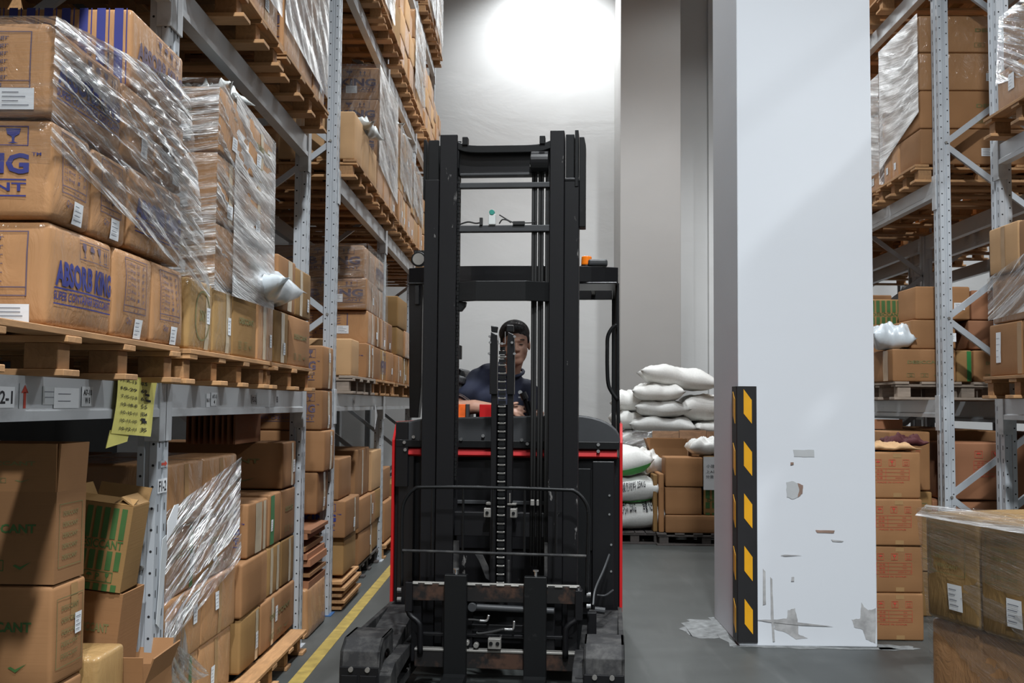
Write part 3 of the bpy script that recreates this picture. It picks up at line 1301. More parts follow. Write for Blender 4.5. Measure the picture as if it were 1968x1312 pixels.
# stickers and tags on the beams and posts
def sheet(parent, name, mat, y0, y1, z0, z1, x=0.0105, s=1, lean=0):
    mb = MB()
    mb.box(min(x, x + s * .0008), max(x, x + s * .0008), y0, y1, z0, z1)
    o = mb.build(name, mat, parent)
    return o


def label_on(parent, mat, y0, y1, z0, z1, lines=None, x=.0012, s=1, name='beam_sticker'):
    """paper on a face looking to +X (s=1) or -X (s=-1); lines [(text, u, v, w, h, colour)] as fractions"""
    o = sheet(parent, name, mat, y0, y1, z0, z1, x, s)
    if lines:
        P = Print2D()
        for t_, u, v, w, h, c in lines:
            if t_ == '#':
                P.r(u - w / 2, v - h / 2, u + w / 2, v + h / 2, c, 2)
            elif t_ == '^':
                P.p([(u - w / 2, v + h * .15), (u + w / 2, v + h * .15), (u, v + h / 2)], c)
                P.r(u - w * .18, v - h / 2, u + w * .18, v + h * .18, c)
            elif t_ == '>':
                P.p([(u + w * .1, v - h / 2), (u + w / 2, v), (u + w * .1, v + h / 2)], c)
                P.r(u - w / 2, v - h * .2, u + w * .12, v + h * .2, c)
            else:
                P.t(t_, u, v, w, h, c, .02)
        yc, zc, W, H = (y0 + y1) / 2, (z0 + z1) / 2, y1 - y0, z1 - z0
        xx = x + s * .0016
        put_print(o, P, lambda u, v: Vector((xx, yc + s * u * W, zc + v * H)), 'printed_lettering')
    return o


b = LB[(2 - 1, 1)]   # near bay beam: local y = Y-1.46
label_on(b, 'paper', 1.08, 1.19, -.083, -.03, [('F2-1', 0, 0, .8, .62, 'ink')])
label_on(b, 'beam', 1.215, 1.27, -.088, -.02, [('^', 0, 0, .7, .9, 'red_ink')])
label_on(b, 'paper_grey', 1.345, 1.43, -.075, -.025, [('#', 0, .2, .8, .04, 'grey_ink'), ('#', 0, -.1, .7, .04, 'grey_ink')])
label_on(b, 'paper', 1.41, 1.57, -.085, -.028, [('#', -.1, .2, .5, .04, 'grey_ink'), ('#', -.1, -.15, .5, .04, 'grey_ink')], x=.0022)
label_on(b, 'paper', 1.59, 1.668, -.080, -.022, [('A7-10', 0, .2, .75, .3, 'ink'), ('W 8', 0, -.2, .45, .32, 'ink')], x=.0022)
b = LB[(2, 1)]       # local y = Y-3.81
label_on(b, 'paper', .43, .48, -.085, -.03, [('N1-11', 0, .0, .8, .3, 'ink')])
label_on(b, 'paper', .49, .58, -.08, -.025, [('A7-5', 0, .2, .7, .3, 'ink'), ('4', 0, -.2, .2, .3, 'ink')], x=.0022)
label_on(b, 'paper', 1.13, 1.21, -.07, -.03, [('F2-2', 0, 0, .8, .6, 'ink')])
label_on(b, 'beam', 1.22, 1.60, -.075, -.02)
label_on(b, 'paper', 1.60, 1.66, -.075, -.022, [('B3', 0, 0, .5, .6, 'ink')])
label_on(LB[(4, 1)], 'paper', .7, .78, -.08, -.03, [('F1-3', 0, 0, .8, .5, 'ink')])
p1 = LU[0]
label_on(p1, 'paper', .012, .105, 1.075, 1.125, [('F1-2', 0, 0, .8, .75, 'ink')], x=.0015, name='post_label')
label_on(p1, 'steel', .035, .105, 1.165, 1.19, [('>', 0, 0, .85, .9, 'red_ink')], x=.0015, name='post_arrow')
# loose paper strip stuck to the upright
e = empty('paper_strip', 'white crumpled paper strip stuck low on the note-side upright', 'paper', (LX + .004, 3.70, .62))
mb = MB(); mb.prism([(.02, 0), (.05, -.02), (.115, .24), (.10, .30), (.06, .29)], 'x', 0, .002)
mb.build('paper_sheet', 'paper_grey', e)
mb = MB(); mb.prism([(.10, .28), (.20, .33), (.215, .40), (.17, .40), (.10, .35)], 'x', .003, .005)
mb.build('torn_corner', 'paper', e)

# yellow handwritten note hanging on the beam
e = empty('handwritten_note', 'yellow paper with black handwriting taped over the lowest beam beside the upright', 'note', (LX + .012, 3.27, 1.30))
mb = MB()
nn = 8
for j in range(nn):
    for i in range(4):
        def q(a, b_):
            u, v = a / 4, b_ / nn
            return Vector((.006 * sin(v * 3 + u * 2), -.02 * (1 - v) + .33 * u * (1 + .12 * v) + .02 * v, .19 * v - .02 * u))
        mb.quad(q(i, j), q(i + 1, j), q(i + 1, j + 1), q(i, j + 1))
mb.build('note_sheet', 'yellow_paper', e)
P = Print2D()
rows = [('11-A-13', '0.5'), ('10-29', '69'), ('7-15-12 8', '6.5'), ('10-18-8', '5.5'), ('10-10-11', '日4'), ('10-11-10', '入'), ('10-12-11', '35')]
for k, (a, b_) in enumerate(rows):
    v = .40 - k * .135
    P.t(a, -.2, v, .4, .055, 'ink', .012)
    P.t(b_, .2, v + .01, .16, .07, 'ink', .02)
for (x, y) in ((.3, .22), (.34, .12), (.18, -.22), (.22, -.26)):
    P.r(x - .07, y - .02, x + .05, y + .02, 'ink')
put_print(e, P, lambda u, v: Vector((.006 * sin((v + .5) * 3 + (u + .5) * 2) + .0035, .01 + .33 * (u + .5) * (1 + .12 * (v + .5)) - .01, .19 * (v + .5) - .02 * (u + .5))), 'handwriting')
mb = MB(); mb.prism([(-.05, -.045), (.12, -.03), (.15, .02), (-.02, .01)], 'x', -.004, -.002)
mb.build('folded_tail', 'yellow_paper', e)
e = empty('paper_tag', 'small white patterned paper hanging from the far lowest beam by the truck', 'paper', (LX + .012, 8.82, 1.20))
mb = MB(); mb.prism([(0, .19), (.05, .19), (.17, .10), (.06, .0), (.02, -.02)], 'x', 0, .003)
mb.build('paper_sheet', 'paper', e)
P = Print2D()
for k in range(9):
    P.r(-.1 + .3 * sin(k * 2.1), -.4 + k * .09, -.02 + .3 * sin(k * 2.1), -.37 + k * .09, 'grey_ink')
put_print(e, P, lambda u, v: Vector((.0045, .07 + u * .08, .09 + v * .18)), 'printed_lines')

# ================================================================== LOADS, LEFT RACKING
ORD = ['nearest', 'second', 'third', 'fourth', 'fifth', 'sixth']
CRS = ['bottom course', 'second course', 'third course', 'fourth course', 'fifth course', 'sixth course']


def courses(place, x0, x1, ys_rows, zs, mats, s=1, kind='brown carton', seed=0, bulge=.003, prints=(), extra=True):
    """ys_rows: per course a list of Y cuts"""
    rr = random.Random(seed + 99)
    for r, cuts in enumerate(ys_rows):
        for c in range(len(cuts) - 1):
            y0, y1 = cuts[c], cuts[c + 1]
            face = 'R' if s > 0 else 'L'
            m = mats[(r + c) % len(mats)]
            st = [(face, rr.uniform(-.2, .25), rr.uniform(-.3, -.1), .07, .055)] if extra and rr.random() < .55 else []
            st2 = [('F', .25, rr.uniform(-.3, -.05), .09, .06)] if c == 0 and extra else []
            tp = [(face, 'v', rr.uniform(-.1, .1), rr.choice(['tape', 'tape_pale']))] if extra and rr.random() < .6 else []
            pr = [(face if c else 'F', rr.choice(prints))] if prints and (c == 0 or rr.random() < .6) else []
            jx = rr.uniform(-.012, .012)
            carton(x0 + jx, x1 + jx, y0, y1, zs[r], zs[r + 1], f'{kind}, {CRS[r]}, {ORD[min(c, 5)]}, {place}',
                   m, prints=pr, stick=st + st2, tape=tp, bulge=bulge, group='cartons, ' + place)


T1 = BT[1] + .124      # top of pallets on the lowest left beam
pallet(-2.2, -1.2, 2.30, 3.60, BT[1], 'wooden pallet under the bulging blue-printed cartons on the lowest left beam', nd=6)
pallet(-2.2, -1.2, 3.70, 4.84, BT[1], 'wooden pallet under the milky wrapped load on the lowest left beam', nd=6)
pallet(-2.2, -1.2, 4.90, 5.84, BT[1], 'wooden pallet beneath the silver bag on the lowest left beam', nd=6, nb=3)
X1 = -1.215
B1 = .011
# --- near pallet, lowest course
carton(X1 - .62, X1, 2.62, 3.03, T1, 1.858, 'wrapped bulging carton with big blue lettering, lowest beside the near pallet edge', 'wrapped',
       [('R', 'king'), ('F', 'list_front', (-.04, -.5, .637, .5))], [('F', .36, -.39, .09, .05)], [], B1)
carton(X1 - .42, X1, 3.035, 3.345, T1, 1.856, 'bulging carton with pack-size checklist, right of the lowest blue-lettered carton', 'wrapped', [('R', 'list')],
       [('R', .12, -.37, .06, .06)], [], B1)
carton(X1 - .42, X1, 3.35, 3.655, T1, 1.858, 'bulging checklist carton next before the oval-marked carton on the pallets', 'wrapped', [('R', 'list')],
       [('R', .12, -.37, .06, .06)], [], B1)
# --- second course
carton(X1 - .60, X1, 2.605, 2.86, 1.860, 2.118, 'wrapped carton whose front reads KING with umbrella and glass marks', 'wrapped', [('F', 'king_front'), ('R', 'list')],
       [('R', .1, -.36, .065, .06)], [], B1)
carton(X1 - .5, X1, 2.865, 3.13, 1.860, 2.11, 'wrapped carton with white sticker, between two blue-lettered second-course cartons', 'wrapped', [('R', 'list')],
       [('R', .12, -.34, .065, .06)], [], B1)
carton(X1 - .5, X1, 3.135, 3.62, 1.866, 2.12, 'blue-lettered wrapped carton low under the diagonal film by the upright', 'wrapped', [('R', 'king')], [], [], .007)
# --- third course
carton(X1 - .58, X1, 2.595, 3.06, 2.12, 2.362, 'top front wrapped carton with checklist and white sticker beside stretched film', 'wrapped', [('F', 'list_front', (-.04, -.5, .637, .5)), ('R', 'king')],
       [('F', .36, -.33, .09, .055)], [], .007)
carton(X1 - .5, X1, 3.065, 3.34, 2.122, 2.355, 'film-covered carton behind the top front carton of the near load', 'wrapped', [], [('R', .1, -.2, .06, .06)], [], .006)
carton(X1 - .5, X1, 3.345, 3.62, 2.122, 2.355, 'film-covered carton at the far end of the third near course', 'wrapped', [('R', 'list')], [('R', .2, -.3, .06, .06)], [], .006)
# --- fourth course: blue striped front
carton(X1 - .60, X1, 3.12, 3.60, 2.358, 2.60, 'highest near carton with blue striped end and blue lettering', 'wrapped', [('F', 'stripes'), ('R', 'king_dim')], [], [], .004)

film('clear stretch film pulled diagonally across the near blue-printed cartons', [
    ((-1.203, 2.58, 2.04), (-1.188, 3.88, 1.79), (-1.198, 3.60, 2.50), (-1.203, 2.585, 2.372), -10),
    
    ((-1.203, 2.585, 2.372), (-1.203, 3.60, 2.50), (-1.5, 3.60, 2.61), (-1.5, 2.6, 2.372), -12),
    ], 'film', .009)
film('thin clear film band across the front of the near upper cartons', [((-1.80, 2.583, 2.02), (-1.203, 2.58, 1.99), (-1.203, 2.585, 2.372), (-1.80, 2.588, 2.372), 4)], 'film_thin', .003)

# --- second pallet: oval carton and neighbours
carton(X1 - .5, X1, 3.72, 4.01, T1, 1.85, 'brown carton with faint green oval mark on the pallet edge', 'wrapped_old', [('R', 'oval')], [('R', .25, .02, .045, .06)], [('R', 'v', .22, 'tape_pale')], .008)
carton(X1 - .5, X1, 4.015, 4.28, T1, 1.85, 'taped brown carton right beside the oval-marked carton', 'wrapped_old', [], [('R', .28, -.05, .045, .07)], [('R', 'v', .2, 'tape_pale')], .007)
carton(X1 - .5, X1, 4.285, 4.66, T1, 1.85, 'plain brown carton under the milky wrapped load, before the narrow taped ones', 'kraft_old', [('R', 'desic_dim')], [], [], .004)
carton(X1 - .45, X1, 4.68, 4.97, T1, 1.85, 'narrow carton with shiny tape strip, beneath the silver bag', 'wrapped', [], [('R', .3, -.12, .04, .06)], [('R', 'v', -.1, 'tape_pale')])
carton(X1 - .45, X1, 4.975, 5.28, T1, 1.85, 'narrow taped carton with olive end, right of the one beneath the silver bag', 'kraft_old', [], [('R', .2, -.2, .045, .06)], [('R', 'v', .1, 'tape_pale', .07)])
carton(X1 - .45, X1, 5.285, 5.80, T1, 1.85, 'plain squared carton at the end of the lowest shelf load by the gap', 'kraft', [('R', 'desic_dim')], [], [])
carton(X1 - .48, X1, 5.05, 5.42, 1.853, 2.125, 'brown carton behind the silver bag with taped side', 'kraft', [], [], [('R', 'v', .15, 'tape_pale', .09)])
carton(X1 - .48, X1, 5.425, 5.80, 1.853, 2.11, 'upper end carton with white sticker beside the gap upright', 'kraft_old', [], [('R', .3, -.2, .05, .07)], [('R', 'v', -.15, 'tape_pale', .06)])
sack(X1 - .13, 4.90, 1.855, .42, .52, .15, 'silver plastic bag slumped over the shelf cartons', 'silver', rz=.1, seed=4, name='plastic_bag', cat='plastic bag', wr=.014, ear=.25)
# tall milky wrapped load standing on the second pallet's cartons
zz = [1.853, 2.10, 2.37, 2.63]
courses('milky wrapped load on the lowest left beam', X1 - .62, X1 + .002, [[4.0, 4.42, 4.84]] * 3, zz, ['wrapped'], prints=('desic_dim',), seed=2)
film('milky stretch film around the tall load above the oval-marked carton', [
    ((-1.205, 4.22, 1.83), (-1.19, 4.86, 1.83), (-1.2, 4.87, 2.62), (-1.205, 4.22, 2.665), -7),
    ((-1.2, 4.87, 2.62), (-1.205, 4.22, 2.665), (-1.45, 4.1, 2.66), (-1.45, 4.87, 2.66), 0),
], 'film_white', .005)
film('clear shiny film on the near corner of the tall milky load', [
    ((-1.207, 3.985, 1.83), (-1.207, 4.25, 1.83), (-1.207, 4.25, 2.65), (-1.207, 3.985, 2.655), -14),
    ((-1.5, 3.985, 1.83), (-1.207, 3.985, 1.83), (-1.207, 3.985, 2.655), (-1.5, 3.985, 2.655), 8),
], 'film', .006)
sack(-1.30, 4.25, 2.635, .16, .22, .05, 'crumpled film tuft on top of the tall milky load', 'clear_plastic', seed=9, name='film_tuft', cat='plastic wrap', wr=.02, ear=.5)

# second level, note bay
Z2 = BT[2]
pallet(-2.2, -1.17, 3.84, 4.86, Z2, 'wooden pallet under the white wrapped load, second left level, nearer one', nd=7)
pallet(-2.2, -1.17, 4.92, 5.98, Z2, 'wooden pallet under the white wrapped load, second left level, farther one', nd=7)
courses('white wrapped load, second left level', -1.85, -1.195, [[3.86, 4.36, 4.85], [3.86, 4.36, 4.85], [3.86, 4.36, 4.85]], [Z2 + .124, 3.42, 3.75, 4.1], ['wrapped'], prints=('king_dim',), seed=3)
courses('farther white wrapped load, second left level', -1.85, -1.195, [[4.94, 5.3, 5.64, 5.96]] * 3, [Z2 + .124, 3.42, 3.75, 4.1], ['wrapped'], prints=('king_dim',), seed=4)
film('white shining stretch film around the second-level loads beside the uprights', [
    ((-1.18, 3.84, 3.20), (-1.18, 4.86, 3.22), (-1.18, 4.87, 4.12), (-1.18, 3.84, 4.12), -20),
    ((-1.18, 4.92, 3.22), (-1.18, 5.99, 3.16), (-1.18, 5.98, 4.12), (-1.18, 4.92, 4.12), -24)], 'film_white', .006, freq=40)
# near bay second level (mostly above the frame, added to cast shade below)
pallet(-2.2, -1.2, 2.3, 3.6, Z2, 'dark wooden pallet overhead above the near blue-printed load', nd=6)
courses('load overhead above the near blue-printed load', -1.85, -1.22, [[2.32, 2.95, 3.58]] * 2, [Z2 + .124, 3.4, 3.7], ['kraft'], seed=5)
pallet(-2.2, -1.2, 1.5, 2.26, BT[2], 'wooden pallet overhead nearest the viewer', nd=6)

# ---- floor, first bay: tall near stack
XF = -1.33
for k, (z0, z1, lab) in enumerate(((0.0, .298, 'lowest'), (.30, .598, 'second lowest'))):
    carton(XF - .34, XF + (.0, .01)[k], 2.95, 3.16, z0, z1, f'green-lettered brown carton, {lab} of the near floor stack', 'kraft', [('F', 'desic')], [('R', .1, 0, .045, .06)])
carton(XF - .33, XF + .01, 2.955, 3.17, .60, .882, 'green-lettered carton with tape strip and sticker, under the raised-flap carton', 'kraft', [('F', 'desic'), ('R', 'frame')],
       [('R', .22, .05, .045, .06)], [('R', 'v', .1, 'tape', .045, (.1, .47))], .004, rz=-.02)
OC = open_carton(XF - .16, 3.055, .885, .33, .19, .258, 'green-lettered carton with raised flaps on top of the near floor stack', 'kraft', rz=-.015, flap=.135, flaps=(2, 4, 6, 3),
            prints=[('F', 'desic'), ('R', 'frame')])
put_print([c_ for c_ in OC.children if c_.name.startswith('flap')][0], PRINTS['desic_dim'], lambda u, v: Vector((u * .31, -.0035, .0675 + v * .12)))
carton(XF - .42, XF + .045, 3.18, 3.40, .40, .63, 'low carton with shining film edge beside the near floor stack', 'wrapped_old', [], [], [], .005)
# green striped open carton leaning in the bay
open_carton(-1.415, 3.51, .79, .18, .17, .28, 'green striped open carton leaning behind the near floor stack', 'kraft_old', rz=.05, tilt=(.0, .13), flap=.05, flaps=(-70, 20, 30, -60), prints=[('F', 'stripes_green')])
open_carton(-1.44, 3.53, .50, .20, .19, .285, 'plain carton leaning below the green striped one', 'kraft', rz=0, tilt=(.0, .1), flap=.05, flaps=(None, None, None, None), prints=[('F', 'desic_dim')])
open_carton(-1.40, 3.545, .0, .34, .28, .49, 'open brown carton on the floor behind the upright foot', 'kraft', rz=.02, flap=.09, flaps=(5, 20, 10, 20))

# ---- floor, note bay: wrapped stack
zs = [.14, .40, .66, .92, 1.17]
for r in range(4):
    cuts = [[3.84, 4.33, 4.80], [3.84, 4.33, 4.82], [3.84, 4.30, 4.81], [3.86, 4.30, 4.80]][r]
    for c in range(2):
        lab = ('nearer', 'farther')[c]
        st = [('R', (.3, -.1)[c], (-.1, .1)[r % 2], .05, .075)] if r < 3 else []
        tp = [('R', 'v', .28 if c == 0 else -.2, 'green_tape', .04)] if (r, c) in ((0, 0), (2, 0)) else [('R', 'v', 0, 'tape')]
        carton(XF - .55, XF + (.004 if r % 2 else -.006), cuts[c], cuts[c + 1], zs[r], zs[r + 1], f'film-wrapped brown carton on the floor stack by the upright, {CRS[r]}, {lab} one', 'wrapped',
               [('R', 'desic_dim')] if r == 2 else [], st, tp, .004)
    carton(XF - 1.0, XF - .56, 3.86, 4.8, zs[r], zs[r + 1], f'brown carton hidden deep behind the film-wrapped floor stack, {CRS[r]}', 'kraft')
pallet(-2.3, XF + .02, 3.80, 4.84, .0, 'pallet under the film-wrapped floor stack', nd=6)
film('thin clear film wound round the floor stack beside the upright', [
    ((XF + .015, 3.84, .66), (XF + .015, 4.82, .80), (XF + .018, 4.81, 1.15), (XF + .015, 3.84, 1.0), 12),
    ((XF + .017, 3.84, .50), (XF + .017, 4.84, .68), (XF + .018, 4.84, .80), (XF + .017, 3.84, .64), 10),
    ((XF + .02, 3.80, .34), (XF + .03, 4.12, .36), (XF + .03, 4.0, .60), (XF + .02, 3.84, .60), 60),
    ((XF + .03, 3.9, .34), (XF + .05, 4.30, .30), (XF + .03, 4.2, .38), (XF + .03, 3.9, .52), -40)], 'film', .006)
# next floor stack
carton(XF - .75, XF, 5.72, 6.04, .93, 1.185, 'long brown carton topping the floor stack before the gap upright', 'kraft', [('F', 'desic_dim')], [('R', .3, -.05, .05, .07)], [('R', 'v', .2, 'tape_pale')])
carton(XF - .42, XF - .0, 5.02, 5.42, .655, .915, 'carton with blue lettering on its front and taped side, floor stack', 'kraft', [('F', 'king_front')], [], [('R', 'v', 0, 'tape_pale', .12), ('R', 'v', .3, 'tape_pale', .05)])
carton(XF - .42, XF, 5.43, 5.70, .655, .925, 'brown carton with bright green tape down its edge, floor stack', 'kraft', [], [('R', -.3, -.1, .04, .06)], [('R', 'v', -.25, 'green_tape', .08)])
carton(XF - .42, XF, 5.71, 6.04, .655, .925, 'plain brown carton next to the green-taped one, by the gap upright', 'kraft', [('R', 'desic_dim')])
carton(XF - .45, XF + .01, 4.88, 5.40, .40, .652, 'plain carton tilted under the blue-lettered floor carton', 'kraft', bulge=.004, rz=.02)
carton(XF - .42, XF, 5.42, 5.72, .40, .652, 'carton with two shiny tape strips, middle of the floor stack', 'kraft_old', [], [], [('R', 'v', -.2, 'tape_pale', .05), ('R', 'v', .25, 'tape_pale', .05)])
carton(XF - .42, XF, 5.73, 6.04, .40, .652, 'middle carton at the gap end of the floor stack', 'kraft_old', [], [], [('R', 'v', .1, 'tape_pale', .05)])
carton(XF - .45, XF + .01, 4.90, 5.26, .142, .397, 'lowest near carton with sticker at the pallet end', 'kraft_old', [], [('R', .3, -.1, .05, .08)], [('R', 'v', .3, 'tape_pale')], .004)
carton(XF - .45, XF + .01, 5.27, 6.04, .142, .397, 'lowest long carton on the pallet before the gap upright', 'kraft', [('R', 'desic_dim')], [('R', -.1, .1, .05, .08)], [('R', 'v', -.2, 'tape_pale')], .004)
pallet(-2.3, XF + .09, 4.86, 6.0, .0, 'light wooden pallet on the floor before the gap upright', nd=6)
# flat cardboard pack standing behind
e = empty('cardboard_bundle', 'bundle of flat cardboard sheets standing on the floor stack under the beam', 'cardboard', (XF - .2, 5.3, 1.187))
for k in range(9):
    mb = MB(); mb.box(-.20 + k * .03, -.19 + k * .03, -.01 * (k % 2), .5, 0, .145 + .01 * (k % 3))
    mb.build('cardboard_sheet', 'kraft_red', e)

# ---- the gap between the two rack runs: column of cartons
gx = -1.30
for k, (z0, z1, pr, lab) in enumerate(((1.485, 1.765, 'king_front_dim', 'blue-lettered carton topping the column in the rack gap'), (1.228, 1.483, 'king_front_dim', 'second blue-lettered carton from the top of the gap column'),
                                        (.965, 1.226, None, 'plain carton third from the top of the gap column'), (.70, .963, None, 'plain carton fourth from the top of the gap column'))):
    carton(gx - .5, gx + (0, 0, .02, -.02)[k], 6.62, 6.965, z0, z1, lab, 'kraft', [('F', pr)] if pr else [], [('R', .1, .25 - .5 * (k % 2), .05, .06)], [('R', 'v', .1, 'tape_pale', .06)], .004)
# flattened cartons lying in the gap
e = empty('flattened_cartons', 'loose pile of flattened brown cartons lying in the rack gap', 'cardboard', (gx - .22, 6.60, .30))
rr = random.Random(5)
for k in range(7):
    mb = MB()
    a = rr.uniform(-.03, .05)
    mb.box(-.24 + a, .20 + a * .6, -.28 + rr.uniform(-.02, .03), .25, .055 * k, .055 * k + rr.uniform(.02, .045), Matrix.Rotation(rr.uniform(-.06, .06), 4, 'Y'))
    mb.build('flat_carton', ('kraft_red', 'kraft', 'kraft_red')[k % 3], e)
    if k in (2, 4):
        mb = MB(); mb.box(-.05, -.035, -.30, -.26, .055 * k - .01, .055 * k + .05)
        mb.build('white_strap', 'paper', e)
carton(gx - .55, gx + .0, 6.30, 6.85, 0, .295, 'pinkish wrapped low carton on the floor in the rack gap', 'wrapped', bulge=.012)

# ---- first bay past the gap, floor
carton(-1.95, -1.24, 7.2, 7.78, .48, .735, 'carton with blue KING lettering just past the gap upright', 'kraft', [('F', 'king_front')], [('R', .1, -.2, .06, .07)], [('R', 'v', .15, 'tape_pale')])
carton(-1.75, -1.29, 7.2, 7.7, .737, 1.02, 'carton with white sticker standing on the KING-lettered floor carton', 'kraft', [], [('F', .3, .1, .07, .07)])
carton(-1.9, -1.26, 7.25, 7.78, .22, .477, 'plain carton beneath the KING-lettered floor carton', 'kraft_old')
e = empty('pallet_stack', 'thin stack of bare wooden pallets low on the floor past the gap upright', 'pallets', (-1.72, 7.5, 0))
for k in range(5):
    mb = MB()
    mb.box(-.5, .47 + .02 * (k % 2), -.35, .36, .01 + .042 * k, .028 + .042 * k)
    for y in (-.3, 0, .28):
        mb.box(-.5, .45, y, y + .07, -.014 + .042 * k + .0, .01 + .042 * k)
    mb.build('pallet_layer', 'wood', e)
mb = MB(); mb.box(XF + .0, XF + .05, 6.98, 7.12, .0, .2)
zf = [.14, .395, .66, 1.03]
carton(-2.0, XF, 8.1, 8.84, zf[2], 1.04, 'open-topped tall carton upper in the floor stack past the gap', 'kraft', [], [], [('R', 'v', 0, 'tape_pale')])
carton(-2.0, XF + .02, 8.85, 9.42, zf[2], 1.0, 'upper carton farther along the floor stack past the gap', 'kraft_pale')
carton(-2.0, XF + .03, 8.15, 9.0, zf[1], zf[2] - .003, 'middle carton of the floor stack past the gap, taped edge', 'kraft', [], [('R', .3, 0, .05, .09)], [('R', 'v', .2, 'tape_pale')])
carton(-2.0, XF + .02, 9.01, 9.45, zf[1], zf[2] - .003, 'middle far carton of the floor stack past the gap', 'kraft_old')
carton(-2.0, XF + .02, 8.2, 8.98, zf[0], zf[1] - .003, 'lowest carton of the floor stack past the gap', 'kraft', [], [('R', .3, 0, .05, .08)], [('R', 'v', .35, 'tape_pale')])
carton(-2.0, XF, 9.0, 9.45, zf[0], zf[1] - .003, 'lowest far carton of the floor stack past the gap', 'kraft_old')
pallet(-2.3, XF + .01, 8.1, 9.4, 0, 'dark wooden pallet under the floor stack past the gap', mat='wood_dark')
carton(-2.0, XF + .03, 9.6, 10.3, .14, .50, 'carton low on the floor half hidden behind the truck, nearer one', 'kraft')
carton(-2.0, XF + .03, 10.32, 11.2, .14, .62, 'carton low on the floor half hidden behind the truck, farther one', 'kraft_old')
carton(-2.0, XF + .0, 9.6, 10.2, .503, .80, 'upper carton half hidden behind the truck on the left floor', 'kraft')
pallet(-2.3, XF + .05, 9.55, 11.4, 0, 'wooden pallet on the left floor half hidden behind the truck', nd=6)

# ---- first bay past the gap, lowest beam
pallet(-2.2, -1.2, 7.16, 8.24, BT[1], 'wooden pallet on the lowest beam just past the gap', mat='wood_grey')
pallet(-2.2, -1.2, 8.30, 9.42, BT[1], 'wooden pallet on the lowest beam behind the hanging paper', mat='wood')
carton(-1.9, X1, 7.18, 7.50, T1, 1.845, 'plain lit carton first on the lowest beam past the gap', 'kraft_pale', [('F', 'desic_dim')])
carton(-1.9, X1 + .01, 7.78, 8.24, T1, 1.85, 'blue-lettered carton with tape strips on the lowest beam past the gap', 'kraft', [('F', 'king_front')], [('R', .1, .3, .05, .05)], [('R', 'v', -.2, 'tape_pale', .07), ('R', 'v', .2, 'tape_pale', .04)])
courses('lowest beam past the gap', -1.8, X1, [[8.25, 8.62, 9.0, 9.42]], [T1, 1.85], ['kraft', 'kraft_old'], seed=6, prints=('king_dim',))
courses('wrapped load on the lowest beam past the gap', -2.0, X1 - .02, [[7.95, 8.32, 8.68, 9.05, 9.4]], [1.852, 2.105], ['wrapped', 'kraft'], seed=7, prints=('list',))
courses('upper wrapped load past the gap, lowest beam', -2.15, X1 - .03, [[7.9, 8.5, 8.95], [7.9, 8.45, 8.95]], [2.107, 2.35, 2.60], ['wrapped'], seed=8, prints=('king_dim',))
film('milky film over the top of the lowest-beam load past the gap', [
    ((-1.225, 7.92, 2.30), (-1.21, 8.96, 2.05), (-1.22, 8.95, 2.60), (-1.23, 7.9, 2.615), -8),
    ((-2.1, 7.885, 2.12), (-1.235, 7.885, 2.12), (-1.235, 7.885, 2.61), (-2.1, 7.885, 2.61), 8)], 'film_thin', .003)
courses('lowest beam, second bay past the gap', -2.0, X1, [[9.6, 10.1, 10.6, 11.1, 11.6], [9.7, 10.2, 10.7, 11.2]], [T1, 1.85, 2.11], ['kraft', 'kraft_old', 'wrapped'], seed=9)
carton(-2.0, X1, 9.7, 10.4, 2.113, 2.40, 'dark carton upper on the lowest beam, second bay past the gap', 'kraft_old')
pallet(-2.2, -1.2, 9.55, 11.68, BT[1], 'wooden pallet on the lowest beam, second bay past the gap')
courses('lowest beam, third bay past the gap', -2.0, X1, [[11.9, 12.4, 12.9, 13.4, 13.9]] * 2, [T1, 1.85, 2.11], ['kraft'], seed=10)
pallet(-2.2, -1.2, 11.9, 13.95, BT[1], 'wooden pallet on the lowest beam, third bay past the gap')

# ---- second level past the gap
T2 = BT[2] + .124
pallet(-2.2, -1.2, 7.14, 8.22, Z2, 'light wooden pallet under plain cartons, second left level past the gap')
pallet(-2.2, -1.2, 8.26, 9.40, Z2, 'wooden pallet under the tall wrapped load, second left level past the gap')
carton(-1.75, X1, 7.14, 7.50, T2, 3.42, 'plain lit carton first on the second level past the gap', 'kraft_pale', bulge=.004)
carton(-1.75, X1, 7.505, 7.82, T2, 3.40, 'carton with rounded top second on the second level past the gap', 'kraft_pale', bulge=.006)
carton(-1.75, X1, 7.825, 8.20, T2, 3.36, 'largest plain carton third on the second level past the gap', 'kraft_pale', bulge=.003)
sack(-1.30, 7.78, 3.41, .25, .42, .09, 'crumpled clear film lying on the plain second-level cartons', 'clear_plastic', seed=12, name='film_bundle', cat='plastic wrap', wr=.02, ear=.4)
courses('tall wrapped load, second left level past the gap', -2.1, X1, [[8.26, 8.6, 9.0, 9.4], [8.26, 8.6, 9.0, 9.4], [8.26, 8.8, 9.4], [8.26, 8.8, 9.4]], [T2, 3.34, 3.58, 3.83, 4.09], ['wrapped'], seed=11, prints=('king_dim',))
film('milky film down the tall load on the second left level past the gap', [
    ((-1.205, 8.25, 3.30), (-1.20, 9.42, 3.20), (-1.205, 9.40, 4.11), (-1.207, 8.25, 4.11), -14)], 'film_white', .006)
film('shiny clear film on the camera side of the tall second-level load past the gap', [
    ((-1.6, 8.235, 3.10), (-1.207, 8.24, 3.10), (-1.207, 8.24, 4.11), (-1.6, 8.235, 4.11), 70)], 'film_thin', .008)
